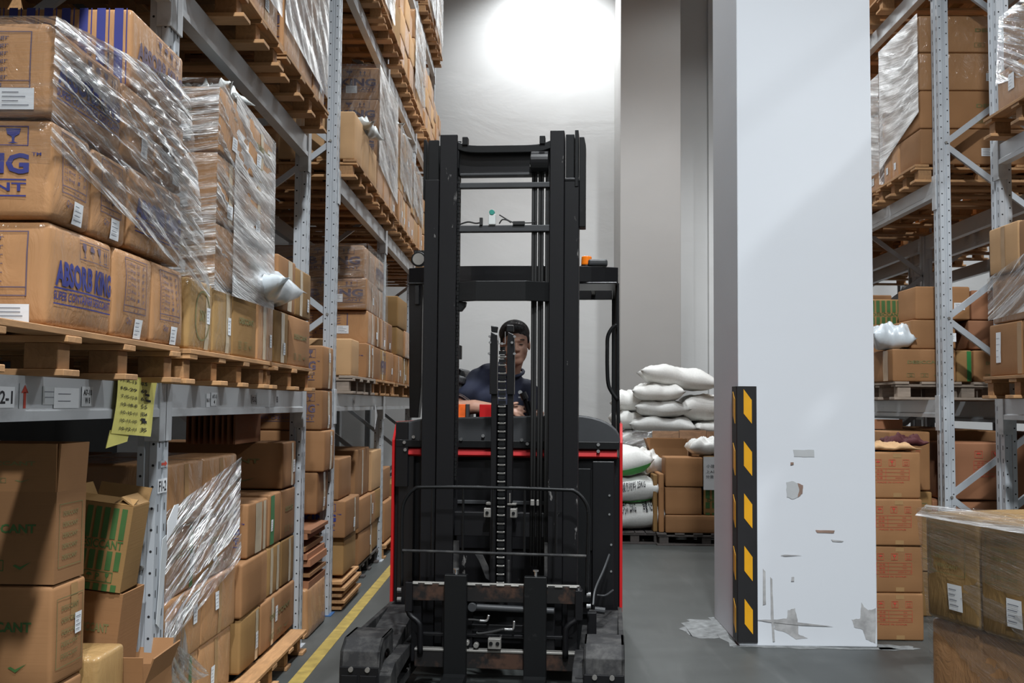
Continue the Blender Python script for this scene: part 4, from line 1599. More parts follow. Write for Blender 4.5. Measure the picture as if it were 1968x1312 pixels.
for (ya, yb, nm, sd, htop) in ((9.56, 10.6, 'nearer load, second left level, second bay past the gap', 14, 3.98), (10.66, 11.7, 'farther load, second left level, second bay past the gap', 15, 3.9), (11.92, 12.9, 'nearer load, second left level, third bay past the gap', 16, 3.85), (12.95, 13.95, 'farther load, second left level, third bay past the gap', 17, 3.8)):
    pallet(-2.2, -1.2, ya, yb, Z2, 'wooden pallet under the ' + nm)
    n = 3
    zz = [T2 + (htop - T2) * k / n for k in range(n + 1)]
    m = (yb - ya - .02) / 3
    courses(nm, -2.0, X1, [[ya + .01 + m * k for k in range(4)]] * n, zz, ['wrapped', 'kraft_pale'], seed=sd)
    film('milky film over the upper part of the ' + nm.replace(', second left level', ''), [((-1.2, ya, zz[1] + .1), (-1.2, yb, zz[1]), (-1.2, yb, htop + .01), (-1.2, ya, htop + .01), -15)], 'film_milky', .006)
sack(-1.45, 10.0, 3.985, .4, .45, .1, 'crumpled white film on top of a second-level load', 'clear_plastic', seed=19, name='film_bundle', cat='plastic wrap', wr=.03, ear=.4)
# ---- third level past the gap
Z3, T3 = BT[3], BT[3] + .124
pallet(-2.2, -1.17, 7.16, 8.26, Z3, 'dark pallet on the third left level past the gap, nearer one')
pallet(-2.2, -1.17, 8.32, 9.42, Z3, 'dark pallet on the third left level past the gap, farther one')
courses('third left level, first bay past the gap', -2.0, -1.2, [[7.2, 7.7, 8.2, 8.8, 9.4]] * 3, [T3, 4.95, 5.35, 5.75], ['kraft', 'kraft_old'], seed=20, extra=False)
film('white film on the third-level load by the gap', [((-1.185, 7.18, 4.62), (-1.18, 8.9, 4.66), (-1.18, 8.9, 5.7), (-1.185, 7.18, 5.7), -20)], 'film_white', .008)
for (ya, yb, z0, zt, nm, sd) in ((9.56, 10.6, Z3, 5.35, 'third left level, second bay past the gap, nearer', 21), (10.66, 11.7, Z3, 5.5, 'third left level, second bay past the gap, farther', 22), (11.92, 12.9, Z3, 5.3, 'third left level, third bay past the gap, nearer', 23),
                                 (12.95, 13.95, Z3, 5.2, 'third left level, third bay past the gap, farther', 24), (11.92, 12.9, BT[4], 7.1, 'fourth left level, third bay past the gap, nearer', 25), (12.95, 13.95, BT[4], 7.1, 'fourth left level, third bay past the gap, farther', 26),
                                 (9.56, 11.6, BT[4], 6.9, 'fourth left level, second bay past the gap', 27)):
    pallet(-2.2, -1.2, ya, yb, z0, 'pallet, ' + nm)
    t = z0 + .124
    n = 3
    zz = [t + (zt - t) * k / n for k in range(n + 1)]
    m = (yb - ya - .02) / 3
    courses(nm, -2.0, X1, [[ya + .01 + m * k for k in range(4)]] * n, zz, ['wrapped', 'kraft_pale'], seed=sd, extra=False)
    if sd in (25, 26, 22):
        film('milky film over cartons, ' + nm, [((-1.195, ya, t + .1), (-1.195, yb, t + .1), (-1.195, yb, zt + .01), (-1.195, ya, zt + .01), -15)], 'film_milky', .008)

# ================================================================== LOADS, RIGHT SIDE
for k in range(4):
    dx = (0, .003, .002, -.002)[k]
    carton(2.066 + dx, 2.395 + dx, 6.45 + .01 * (k % 2), 6.86, .283 * k, .283 * (k + 1),
           'red-printed brown carton beside the white pillar, ' + ('lowest, on the floor', 'second from the floor', 'third from the floor', 'topmost of the four')[k],
           'kraft', [('F', 'red', (-.52, -.5, .48, .5))], [], [('F', 'v', .06, 'tape', .05, (.38, .47)), ('F', 'v', .06, 'tape', .05, (-.47, -.38))], .003)
sack(2.22, 6.62, 1.136, .34, .3, .035, 'crumpled paper and film lying on the red-printed carton stack', 'kraft_pale', seed=31, name='crumpled_paper', cat='paper', wr=.012, ear=.2)
# floor loads inside the right racking
courses('floor load in the right racking past the gap', 2.78, 3.5, [[7.7, 8.3, 8.9, 9.4]] * 4, [.14, .42, .70, .98, 1.24], ['kraft_red', 'kraft'], s=-1, seed=32, prints=('desic_dim',))
carton(2.82, 3.55, 7.22, 7.62, .78, 1.17, 'large reddish-brown printed carton low between the right uprights', 'kraft_red', [('F', 'red', (-.3, -.4, .3, .5))], bulge=.004)
carton(2.75, 3.55, 7.24, 7.64, .40, .775, 'plain reddish carton under the large printed one, right racking', 'kraft_red')
carton(2.75, 3.55, 7.24, 7.64, .14, .398, 'lowest plain carton between the right uprights', 'kraft_red')
carton(2.46, 2.74, 7.22, 7.60, .84, 1.24, 'tall carton with faint red lettering behind the red-printed stack', 'kraft', [('F', 'red', (-.4, -.45, .4, .3))])
carton(2.42, 2.74, 7.2, 7.56, .3, .835, 'olive carton low behind the red-printed stack', 'kraft_old', [('F', 'frame')])
carton(2.42, 2.74, 7.2, 7.56, 0, .298, 'lowest olive carton behind the red-printed stack', 'kraft_old')
pallet(2.75, 3.58, 7.2, 8.2, 0, 'pallet on the floor in the right racking past the gap, nearer', mat='wood_dark')
pallet(2.75, 3.58, 8.3, 9.4, 0, 'pallet on the floor in the right racking past the gap, farther', mat='wood_dark')
# red cloth bundle
sack(2.46, 6.98, 1.15, .26, .22, .05, 'dark red cloth bundle above the red-printed cartons', 'dark_red', seed=33, name='cloth_bundle', cat='cloth', wr=.02)
e = empty('cardboard_tray', 'dark upright flat cardboard leaning under the right lowest beam', 'cardboard', (2.42, 7.7, 1.245))
mb = MB(); mb.box(0, .30, 0, .012, 0, .07)
mb.build('cardboard_sheet', 'kraft_red', e)
# lowest beam
RT1 = RBT[1] + .124
pallet(2.50, 3.5, 7.22, 8.3, RBT[1], 'grey weathered pallet on the right lowest beam past the gap', mat='wood_grey', long='x')
pallet(2.62, 3.6, 8.36, 9.4, RBT[1], 'second weathered pallet on the right lowest beam past the gap', mat='wood_grey')
carton(2.495, 2.93, 7.24, 7.72, RT1 - .012 + .012, 1.805, 'brown carton with olive tape end, under the silver bag at right', 'kraft', [('F', 'desic_dim')], [], [('L', 'v', .2, 'tape', .1)])
carton(2.64, 2.95, 7.28, 7.66, 1.807, 2.01, 'brown carton beside the silver bag at right', 'kraft', [], [('F', .42, -.1, .05, .06)])
carton(2.68, 3.06, 7.3, 7.66, 2.012, 2.245, 'carton with white sticker topping the right lowest shelf load', 'kraft', [], [('F', .30, -.1, .075, .05)])
carton(3.065, 3.42, 7.3, 7.66, 2.012, 2.22, 'dark reddish carton right of the stickered top carton', 'kraft_red')
carton(3.04, 3.40, 7.3, 7.66, 1.807, 2.01, 'dark reddish carton in the middle of the right lowest shelf load', 'kraft_red')
carton(2.935, 3.05, 7.26, 7.66, RT1, 1.80, 'dark green-taped carton behind the right front upright', 'kraft_old', [], [], [('F', 'v', .3, 'green_tape', .03)])
carton(3.055, 3.42, 7.26, 7.66, RT1, 1.80, 'carton with faint olive print right of the right front upright', 'kraft', [('F', 'desic_dim')])
carton(2.38 + .16, 2.80, 7.86, 8.26, 1.96, 2.21, 'green striped carton behind the silver bag at right', 'kraft_old', [('F', 'stripes_green')])
carton(2.54, 2.95, 7.80, 8.26, RT1, 1.957, 'brown carton under the green striped one at right', 'kraft')
carton(2.56, 2.9, 8.4, 8.9, RT1, 2.3, 'tall carton behind the green striped one at right', 'kraft')
sack(2.56, 7.46, 1.807, .26, .34, .17, 'silver plastic bag on the right lowest shelf beside the pillar', 'silver', rz=-.2, seed=35, name='plastic_bag', cat='plastic bag', wr=.016, ear=.2)
# second level
RT2 = RBT[2] + .124
XR1 = 2.665
zz = [RT2, 3.31, 3.575, 3.84, 4.10]
for k in range(4):
    carton(XR1, 3.5, 7.13, 7.53, zz[k], zz[k + 1], 'wide wrapped carton behind the upright, right second level, ' + CRS[k], 'wrapped' if k > 1 else 'kraft', [('F', 'desic_dim', (-.2, -.5, .5, .5))] if k % 2 else [],
           [('F', (.05, .0, .1, -.1)[k], -.15, .09, .055)] if k in (0, 2) else [], [('F', 'v', .2, 'tape', .008)] if k % 2 == 0 else [], .003)
    cuts = [[7.54, 7.70, 7.88], [7.54, 7.72, 7.9], [7.54, 7.9], [7.54, 7.9]][k]
    for c in range(len(cuts) - 1):
        carton(XR1, 3.5, cuts[c], cuts[c + 1], zz[k], zz[k + 1], f'wrapped carton on the pillar side of the right second level, {CRS[k]}, {ORD[c]} one', 'wrapped', [], [('L', 0, -.1, .04, .05)] if k == 0 else [], [], .004)
courses('wrapped load next to the pillar edge, right second level', 2.68, 3.4, [[8.0, 8.45, 8.9, 9.35]] * 3, [RT2, 3.38, 3.68, 3.95], ['wrapped'], s=-1, seed=40)
pallet(2.62, 3.58, 7.12, 7.94, RBT[2], 'wooden pallet under the white wrapped load, right second level')
pallet(2.62, 3.58, 8.0, 9.4, RBT[2], 'wooden pallet farther back on the right second level')
film('milky film on the pillar side of the right second-level load', [
    ((XR1 - .012, 7.92, 3.20), (XR1 - .012, 7.12, 3.42), (XR1 - .012, 7.12, 4.11), (XR1 - .012, 7.92, 4.11), -16)], 'film_white', .006, freq=45)
film('clear film over the second wrapped load on the right second level', [((2.668, 9.35, 3.2), (2.668, 7.98, 3.2), (2.668, 7.98, 3.96), (2.668, 9.35, 3.96), -16),
                                                     ((2.668, 7.985, 3.1), (2.9, 7.985, 3.1), (2.9, 7.985, 3.96), (2.668, 7.985, 3.96), 60)], 'film_milky', .006)
# third level
pallet(2.62, 3.58, 7.14, 8.2, RBT[3], 'wooden pallet on the right third level, nearer')
pallet(2.62, 3.58, 8.3, 9.4, RBT[3], 'wooden pallet on the right third level, farther')
courses('right third level', 2.68, 3.5, [[7.16, 7.6, 8.1], [7.16, 7.6, 8.1]], [RBT[3] + .124, 4.8, 5.1], ['kraft', 'kraft_old'], s=-1, seed=41)
courses('right third level, farther load', 2.72, 3.5, [[8.3, 8.8, 9.3]] * 2, [RBT[3] + .124, 4.8, 5.1], ['wrapped'], s=-1, seed=42)
for (i, y0, y1) in ((5, 9.56, 11.66), (6, 11.9, 13.9)):
    nm = {5: 'second bay past the gap', 6: 'third bay past the gap'}[i]
    for L in (1, 2, 3):
        pallet(2.62, 3.58, y0, y1, RBT[L], f'pallet, right {lev[L]} level, {nm}')
        courses(f'right {lev[L]} level, {nm}', 2.7, 3.5, [[y0, y0 + .7, y0 + 1.4, y0 + 2.08]] * 2, [RBT[L] + .124, RBT[L] + .5, RBT[L] + .9], ['kraft', 'wrapped'], s=-1, seed=50 + L + i * 3, extra=False)

# near bay of the right racking (right frame edge)
pallet(2.58, 3.55, 5.0, 6.02, RBT[1], 'wooden pallet under the address-labelled carton by the right frame edge', nd=6)
carton(2.63, 3.3, 5.64, 6.04, RT1, 1.875, 'carton with white address label at the right frame edge', 'kraft', [], [('L', -.18, .05, .06, .17)], [('L', 'v', .45, 'tape')])
carton(2.63, 3.3, 5.20, 5.63, RT1, 1.875, 'carton cut by the frame edge beside the address-labelled one', 'kraft')
carton(2.645, 3.3, 5.62, 6.02, 1.878, 2.15, 'film-covered brown carton above the address-labelled one', 'wrapped')
carton(2.64, 3.3, 5.15, 5.61, 1.878, 2.15, 'film-covered carton cut by the frame edge', 'wrapped')
carton(2.63, 3.3, 5.66, 6.02, 2.153, 2.42, 'plain tan carton topping the stack at the right frame edge', 'kraft_pale', [], [], [('L', 'v', .0, 'tape')])
carton(2.63, 3.3, 5.2, 5.65, 2.153, 2.41, 'plain carton cut by the frame edge, top of the stack', 'kraft')
film('crinkled clear film round the middle cartons at the right frame edge', [
    ((2.625, 6.03, 1.90), (2.625, 5.15, 1.93), (2.625, 5.15, 2.30), (2.625, 6.03, 2.14), 22)], 'film', .006)
pallet(2.60, 3.58, 4.9, 6.0, RBT[2], 'light wooden pallet at the upper right frame edge', nd=6)
carton(2.65, 3.4, 5.55, 5.92, RT2, 3.30, 'carton with square sticker at the upper right frame edge', 'wrapped', [], [('L', .0, .1, .07, .09)])
carton(2.65, 3.4, 5.05, 5.545, RT2, 3.30, 'second carton at the upper right frame edge', 'wrapped')
carton(2.66, 3.4, 5.1, 5.86, 3.303, 3.60, 'film-wrapped top carton at the upper right frame edge', 'wrapped')
film('shiny stretch film on the upper right frame-edge load', [((2.648, 5.93, 3.24), (2.648, 5.05, 3.10), (2.648, 5.05, 3.61), (2.648, 5.87, 3.61), -25)], 'film', .006)

# loads of the row behind the right racking
for (y0, y1, L, nm) in ((5.4, 6.5, 1, 'nearest'), (7.85, 9.0, 1, 'second'), (9.1, 10.2, 1, 'third'), (10.5, 11.6, 1, 'fourth')):
    pallet(3.72, 4.58, y0, y1, RBT[L] - .05, f'pallet with cartons in the row behind the right racking, {nm}')
    courses(f'lowest level behind the right racking, {nm} load', 3.8, 4.5, [[y0, (y0 + y1) / 2, y1]] * 2, [RBT[L] + .075, RBT[L] + .36, RBT[L] + .62][:3], ['kraft_red', 'kraft'], s=-1, seed=70 + int(y0))
for j, (y0, y1) in enumerate(((7.8, 8.9), (9.0, 10.2), (10.5, 11.6), (11.7, 12.8))):
    for k in range(4 if j != 1 else 3):
        pallet(3.72, 4.58, y0, y1, RBT[2] - .05 + .13 * k - (0), f'bare wooden pallet stacked high behind the right racking, {CRS[k]} of the {("nearest", "second", "third", "fourth")[j]} pile', nb=3, nd=5, group='bare pallets stacked behind the right racking')
courses('floor behind the right racking', 3.8, 4.5, [[7.9, 8.5, 9.1, 9.8]] * 3, [0, .4, .8, 1.2], ['kraft_red'], s=-1, seed=90, extra=False)

# ---- foreground wrapped load, lower right
PHI = math.atan2(.28, .96)
O_ = Vector((1.085, 2.92, 0))
ux, uy = Vector((.96, .28, 0)), Vector((-.28, .96, 0))


def fg(x0, x1, y0, y1, z0, z1, label, mat='wrapped_old', prints=(), stick=(), tape=(), bulge=.005):
    c = O_ + ux * ((x0 + x1) / 2) + uy * ((y0 + y1) / 2)
    sx, sy = x1 - x0, y1 - y0
    o = carton(-sx / 2, sx / 2, -sy / 2, sy / 2, z0, z1, label, mat, prints, stick, tape, bulge, rz=PHI)
    o.location = (c.x, c.y, z0)
    o['group'] = 'cartons of the wrapped load in the lower right foreground'
    return o


def fgp(x, y, z):
    c = O_ + ux * x + uy * y
    return (c.x, c.y, z)


rowz = [.14, .34, .55, .835, 1.12]
yc = [[.0, -.42, -.84], [.0, -.42, -.84], [0, -.395, -.84], [0, -.215, -.43, -.645, -.86]]
nmr = ['lowest course', 'second course', 'course below the top', 'top course']
for r in range(4):
    cs = yc[r]
    for c in range(len(cs) - 1):
        st, tp, pr = [], [], []
        if r == 3:
            pr = [('L', 'frame', (-.46, -.15, .40, .5))]
            st = [('L', .1, -.25, .052, .068)]
        elif r == 2:
            tp = [('L', 'v', .47 if c == 0 else 0, 'green_tape', .03)]
        x = .03 * (3 - r) * .5
        fg(x, x + .47, cs[c + 1], cs[c], rowz[r], rowz[r + 1], f'film-wrapped carton in the lower right foreground, {nmr[r]}, {ORD[c]} from the corner', 'wrapped_old' if r == 3 else 'wrapped', pr, st, tp)
        if r >= 2:
            fg(x + .475, x + .95, cs[c + 1], cs[c], rowz[r], rowz[r + 1] - .004 * c, f'far-side carton of the foreground load, {nmr[r]}, {ORD[c]} from the corner', 'wrapped')
p_ = pallet(-.47, .47, -.43, .43, 0, 'wooden pallet under the foreground wrapped load', nd=6)
c = O_ + ux * .50 + uy * -.43
p_.location = (c.x, c.y, 0)
p_.rotation_euler = (0, 0, PHI)
film('clear stretch film over the foreground carton load', [
    (fgp(.012, .012, .86), fgp(-.012, -.86, .82), fgp(-.014, -.86, 1.125), fgp(-.014, .012, 1.125), -8),
    (fgp(.045, .012, .40), fgp(.0, -.86, .40), fgp(-.012, -.86, .82), fgp(.012, .012, .86), -20),
    (fgp(-.014, -.86, 1.127), fgp(-.014, .012, 1.127), fgp(.10, .012, 1.132), fgp(.10, -.86, 1.132), 10)], 'film_thin', .004)
film('bright puckered film edge along the top of the foreground load', [
    (fgp(-.016, .015, 1.105), fgp(-.016, -.86, 1.10), fgp(.02, -.86, 1.135), fgp(.02, .015, 1.135), 3)], 'film', .004, freq=30)

# ================================================================== SACKS AND CARTONS AT THE BACK
e = pallet(.78, 1.40, 10.75, 11.7, 0, 'black pallet under the printed sacks near the back', mat='wood_dark')
sack(1.05, 11.2, .125, .72, .9, .30, 'printed white sack lowest on the black pallet', 'sack_grey', seed=51, rz=.05,
     prints=[('聚丙烯 25KG', -.4, .1, .1, .6, 'ink'), ('净重 NET', .3, .62, .1, .6, 'ink')])
sack(1.03, 11.18, .40, .68, .88, .28, 'printed white sack with thin green line, middle of the three', 'sack_grey', seed=52, rz=-.06,
     prints=[('band', -.7, .75, -.62, -.45, 'green_bright'), ('环保干燥剂材料 25KG', -.45, .55, .0, .3, 'ink')])
sack(.92, 11.15, .66, .62, .8, .30, 'white sack with broad green band, upper on the black pallet', 'sack', seed=53, rz=.15,
     prints=[('band', -.8, .9, -.5, -.1, 'green_bright')], tilt=(0, -.1))
sack(1.20, 11.25, .68, .34, .6, .24, 'crumpled white sack corner leaning beside the green-banded one', 'sack', seed=54, rz=-.5, tilt=(0, .3), wr=.02)

pallet(1.30, 2.30, 10.65, 11.6, 0, 'dark pallet under the back cartons beside the pillar', mat='wood_dark')
carton(1.385, 2.25, 10.66, 11.0, .126, .305, 'wide low carton on the dark pallet at the back', 'kraft')
carton(1.385, 1.755, 10.67, 11.0, .308, .585, 'plain carton in the middle of the back pallet', 'kraft', [], [], [], .004)
carton(1.385, 1.765, 10.66, 11.0, .588, .885, 'plain carton on top, left on the back pallet', 'kraft', bulge=.004)
carton(1.77, 2.2, 10.68, 11.0, .308, .585, 'green-striped carton below the handwritten sign', 'kraft_old', [('F', 'stripes_green')])
carton(1.77, 2.2, 10.70, 11.0, .588, .90, 'carton behind the handwritten white sign', 'kraft_old')
for k in range(2):
    carton(1.30 + .05 * k - .04, 1.375 - .04 * (1 - k), 10.72, 11.1, .126, .70 + .01 * k, 'thin upright flattened carton at the back, ' + ('outer', 'inner'), 'kraft') if False else None
carton(1.27, 1.318, 10.75, 11.2, .126, .70, 'thin upright flattened carton at the back, outer one', 'kraft_old')
carton(1.322, 1.38, 10.70, 11.2, .126, .715, 'thin upright flattened carton at the back, inner one', 'kraft')
e = empty('handwritten_sign', 'white handwritten sheet taped on a back carton by the pillar', 'sign', (1.765, 10.655, .56))
mb = MB(); mb.box(0, .24, -.004, 0, 0, .33)
mb.build('paper_sheet', 'paper', e)
P = Print2D()
P.t('小建公:', -.1, .22, .55, .1, 'ink', .0)
P.t('上A班 制', -.05, .05, .7, .1, 'ink', .0)
P.t('分量以 重', -.05, -.1, .7, .1, 'ink', .0)
put_print(e, P, lambda u, v: Vector((.12 + .24 * u, -.006, .165 + .33 * v)), 'handwriting')
sack(1.85, 10.85, .905, .42, .32, .15, 'white foam-wrapped bundle on the handwritten-sign carton', 'sack', seed=55, name='wrapped_bundle', cat='bundle', wr=.02)
open_carton(1.50, 11.45, .62, .40, .3, .33, 'open brown carton behind the back stack, flaps up', 'kraft', flap=.1, flaps=(5, 10, 20, 15))
carton(1.30, 1.70, 11.3, 11.62, .126, .62, 'carton under the open one at the back', 'kraft')
carton(1.75, 2.1, 11.3, 11.6, .126, .98, 'tall open-cut carton at the back right', 'kraft')
e = empty('plywood_crate', 'reddish plywood crate board in front of the white sack pile', 'crate', (1.38, 11.75, .62))
for k in range(3):
    mb = MB(); mb.box(.30 * k, .30 * k + .295, -.012 * (k % 2), .012, 0, .50 + .01 * (k % 2))
    mb.build('plywood_board', 'plywood', e)
mb = MB(); mb.box(0, .9, .012, .25, -.494, .0)
mb.build('crate_base', 'plywood', e)

pallet(.95, 2.4, 11.95, 13.0, 0, 'pallet under the pile of white sacks', mat='wood_dark')
SK = [(1.35, 12.35, .85, .55, .13, 'wide'), (1.95, 12.4, .9, .55, .13, 'wide')]
GS = 'plain white sacks piled before the back wall'
piles = [
    (1.30, 12.4, .13, .62, .8, .26, 'white sack at the foot of the pile, left'), (1.93, 12.4, .13, .66, .8, .26, 'white sack at the foot of the pile, right'),
    (1.28, 12.4, .37, .62, .8, .26, 'white sack second layer of the pile, left'), (1.93, 12.4, .37, .66, .8, .26, 'white sack second layer of the pile, right'),
    (1.30, 12.4, .61, .66, .8, .27, 'white sack third layer, film covered, left'), (1.95, 12.4, .61, .64, .8, .26, 'white sack third layer of the pile, right'),
    (1.36, 12.4, .86, .62, .8, .25, 'film-covered white sack fourth layer, left side of the pile'), (1.99, 12.45, .85, .6, .8, .22, 'white sack fourth layer, right side of the pile'),
    (1.55, 12.36, 1.07, .74, .8, .21, 'grey-white long sack in the middle of the pile'), (2.15, 12.42, 1.06, .5, .8, .17, 'white sack right of the grey-white long one'),
    (1.52, 12.36, 1.265, .60, .75, .20, 'grey-white sack with pinched corners, upper middle of the pile'), (2.08, 12.42, 1.225, .62, .75, .30, 'plump white sack upper right of the pile'),
    (1.50, 12.34, 1.45, .54, .72, .20, 'white sack folded over, just below the topmost'), (1.16, 12.44, 1.12, .34, .6, .22, 'small rounded sack at the left edge of the pile, lower'),
    (1.18, 12.46, 1.33, .36, .6, .24, 'small rounded sack at the left edge of the pile, upper'), (1.73, 12.42, 1.60, .80, .75, .25, 'topmost long white sack of the pile')]
for i, (x, y, z, sx, sy, sz, lab) in enumerate(piles):
    sack(x, y, z, sx, sy, sz, lab, 'sack' if i not in (8, 10, 4, 6) else 'sack_grey', rz=(-.06, .05, .02, -.04)[i % 4], seed=60 + i, ear=.12, group=GS,
         tilt=(0, .12 if i == 15 else 0), wr=.012)
film('clear film over the lower left of the white sack pile', [((1.02, 11.93, .62), (1.68, 11.93, .62), (1.68, 11.93, 1.12), (1.05, 11.93, 1.12), 20)], 'film_thin', .012)

# ================================================================== REACH TRUCK
TA = -radians(4.5)
TK = empty('reach_truck', 'black and red reach truck standing in the aisle with mast and lowered forks', 'forklift', (-.12, 5.73, 0), TA)


def TW(x, y, z):
    return Vector((-.12 + x * cos(TA) - y * sin(TA), 5.73 + x * sin(TA) + y * cos(TA), z))


def tp(name, mb, mat, parent=TK, bevel=.003, **k):
    return mb.build(name, mat, parent, bevel=bevel, **k)


# --- chassis
mb = MB()
mb.box(-.613, .613, .02, 1.25, .28, 1.12)
ch = tp('chassis', mb, 'black_worn')
mb = MB()
mb.box(-.46, .46, .06, 1.2, .05, .28)
tp('underbody_dark_fill', mb, 'black', ch)  # added black box, darkens the gap where lit floor showed through
for s, nm in ((-1, 'side_panel'), (1, 'side_panel')):
    mb = MB()
    x0, x1 = sorted((s * .614, s * .630))
    mb.prism([(0, .30), (0, 1.20), (.10, 1.30), (1.1, 1.30), (1.25, 1.2), (1.25, .25), (.2, .25)], 'x', x0, x1)
    tp(nm, mb, 'red')['label'] = 'bright red side panel'
# recessed front with panels
mb = MB(); mb.box(-.46, .50, .005, .03, .62, 1.10)
mb.box(-.585, -.50, -.03, .03, .30, 1.12)
mb.box(.47, .585, -.03, .03, .30, 1.10)
tp('front_panel', mb, 'black_gloss')
mb = MB()
mb.box(.33, .46, -.02, .005, .35, 1.06)
mb.box(-.45, -.40, -.04, .005, .5, 1.0)
tp('front_panel', mb, 'black')
mb = MB(); mb.box(-.30, .35, -.01, .006, .86, .88); mb.box(-.30, .30, -.03, .0, .80, .82)
tp('panel_rib', mb, 'black_plastic')
# red strip
for (a, b) in ((-.585, .60),):
    mb = MB()
    mb.prism([(-.03, 1.115), (-.045, 1.125), (-.03, 1.16), (.05, 1.165), (.05, 1.115)], 'x', a, b)
    tp('red_strip', mb, 'red_matte')['label'] = 'red strip along the front'
# rounded cover
mb = MB()
prof = [(-.60, 1.165), (.612, 1.165), (.616, 1.22)]
for k in range(9):
    t = k / 8 * pi / 2
    prof.append((.616 - .25 * (1 - cos(t)), 1.22 + .125 * sin(t)))
for k in range(9):
    t = k / 8 * pi / 2
    prof.append((-.35 - .23 * sin(t), 1.325 - .06 * (1 - cos(t))))
mb.prism(prof, 'y', -.04, .12)
tp('front_cover', mb, 'black_plastic', bevel=.008)
mb = MB()
mb.box(-.60, .612, -.052, -.03, 1.165, 1.205)
tp('cover_rail', mb, 'black')
mb = MB(); mb.box(-.60, -.53, -.05, .3, .95, 1.30)
tp('left_cover_edge', mb, 'black_gloss')
mb = MB()
for x, z in ((-.55, 1.19), (-.545, 1.15), (.50, 1.19), (.50, 1.155), (-.28, 1.155), (.12, 1.19), (-.24, 1.21), (.09, 1.21), (-.12, 1.23), (-.5, 1.22)):
    mb.cyl((x, -.062, z), (x, -.045, z), .009, n=10)
for x, z in ((.56, .92), (.56, .82), (.57, .66), (.57, .52)):
    mb.cyl((x, -.04, z), (x, -.03, z), .006, n=8)
tp('panel_bolt', mb, 'chrome', bevel=0)['kind'] = 'stuff'

# --- support legs
for s in (-1, 1):
    side = s
    lg = empty('support_leg', None, None)
    del_ = [k for k in lg.keys()]
    lg.parent = TK
    mb = MB()

    def bx(a, b, y0, y1, z0, z1, mm=mb):
        x0, x1 = sorted((s * a, s * b))
        mm.box(x0, x1, y0, y1, z0, z1)
    # outer plate, deck, inner rail
    bx(.605, .628, -.86, .1, .05, .325)
    bx(.47, .605, -.80, .1, .17, .225)
    bx(.415, .47, -1.03, .1, .06, .10)
    bx(.46, .474, -1.03, .1, .06, .22)
    bx(.415, .47, -1.03, .1, .19, .215)
    tp('leg_beam', mb, 'dusty_black', lg)
    mb2 = MB()
    x0, x1 = sorted((s * .455, s * .606))
    mb2.prism([(-.10, .05), (-.10, .33), (-.35, .30), (-.72, .235), (-.72, .2), (-.1, .05)][:5], 'x', x0, x1)
    tp('leg_top_plate', mb2, 'dusty_black', lg)
    mb3 = MB()
    x0, x1 = sorted((s * .45, s * .63))
    mb3.prism([(-.76, .345), (-.97, .345), (-1.045, .30), (-1.06, .22), (-1.03, .22), (-1.015, .29), (-.96, .325), (-.76, .325)], 'x', x0, x1)
    xo = sorted((s * .612, s * .63))
    mb3.prism([(-.76, .06), (-.76, .345), (-.97, .345), (-1.045, .30), (-1.06, .22), (-1.05, .06)], 'x', xo[0], xo[1])
    xi = sorted((s * .45, s * .465))
    arch = [(-.76, .345), (-.97, .345), (-1.045, .30), (-1.06, .22), (-1.05, .10), (-1.02, .10)]
    arch += [(-.90 + -.11 * cos(pi * k / 8), .16 + .12 * sin(pi * k / 8)) for k in range(9)]
    arch += [(-.79, .10), (-.76, .10)]
    mb3.prism(arch, 'x', xi[0], xi[1])
    tp('wheel_cover', mb3, 'dusty_black', lg, .004)
    mb4 = MB()
    x0, x1 = sorted((s * .452, s * .628))
    mb4.box(x0, x1, -1.065, -1.05, .03, .235)
    mb4.box(x0 + .008, (x0 + x1) / 2 - .006, -1.07, -1.06, .03, .20)
    mb4.box((x0 + x1) / 2 + .006, x1 - .008, -1.07, -1.06, .03, .20)
    tp('front_bumper', mb4, 'black_worn', lg)
    mb5 = MB()
    for x in (.50, .575):
        mb5.cyl((s * x, -1.075, .237 - .012), (s * x, -1.062, .225), .011, n=10)
    tp('bumper_bolt', mb5, 'dull_steel', lg, 0)['kind'] = 'stuff'
    mb6 = MB()
    mb6.cyl((s * .475, -.91, .145), (s * .60, -.91, .145), .143, n=32)
    w = tp('load_wheel', mb6, 'rubber', lg, .006)
    mb7 = MB()
    mb7.cyl((s * .467, -.91, .145), (s * .475, -.91, .145), .07, n=20)
    mb7.cyl((s * .46, -.91, .145), (s * .47, -.91, .145), .025, n=12)
    tp('wheel_hub', mb7, 'dull_steel', w, .002)
    # inner step beside the wheel
    mb8 = MB()
    x0, x1 = sorted((s * .40, s * .455))
    mb8.prism([(-1.05, .05), (-1.05, .20), (-.95, .235), (-.60, .235), (-.60, .18), (-.9, .15), (-.9, .05)], 'x', x0, x1)
    tp('guide_block', mb8, 'dusty_black', lg)

# --- mast
M0 = -.45
mast = MB()


def chan(x0, x1, y0, y1, z0, z1, open_dir):
    """C-section rail: web + two flanges, open towards +x (1) or -x (-1)"""
    m = MB()
    t = .018
    m.box(x0, x1, y0, y0 + t, z0, z1)
    m.box(x0, x1, y1 - t, y1, z0, z1)
    if open_dir > 0:
        m.box(x0, x0 + t, y0 + t, y1 - t, z0, z1)
    else:
        m.box(x1 - t, x1, y0 + t, y1 - t, z0, z1)
    return m


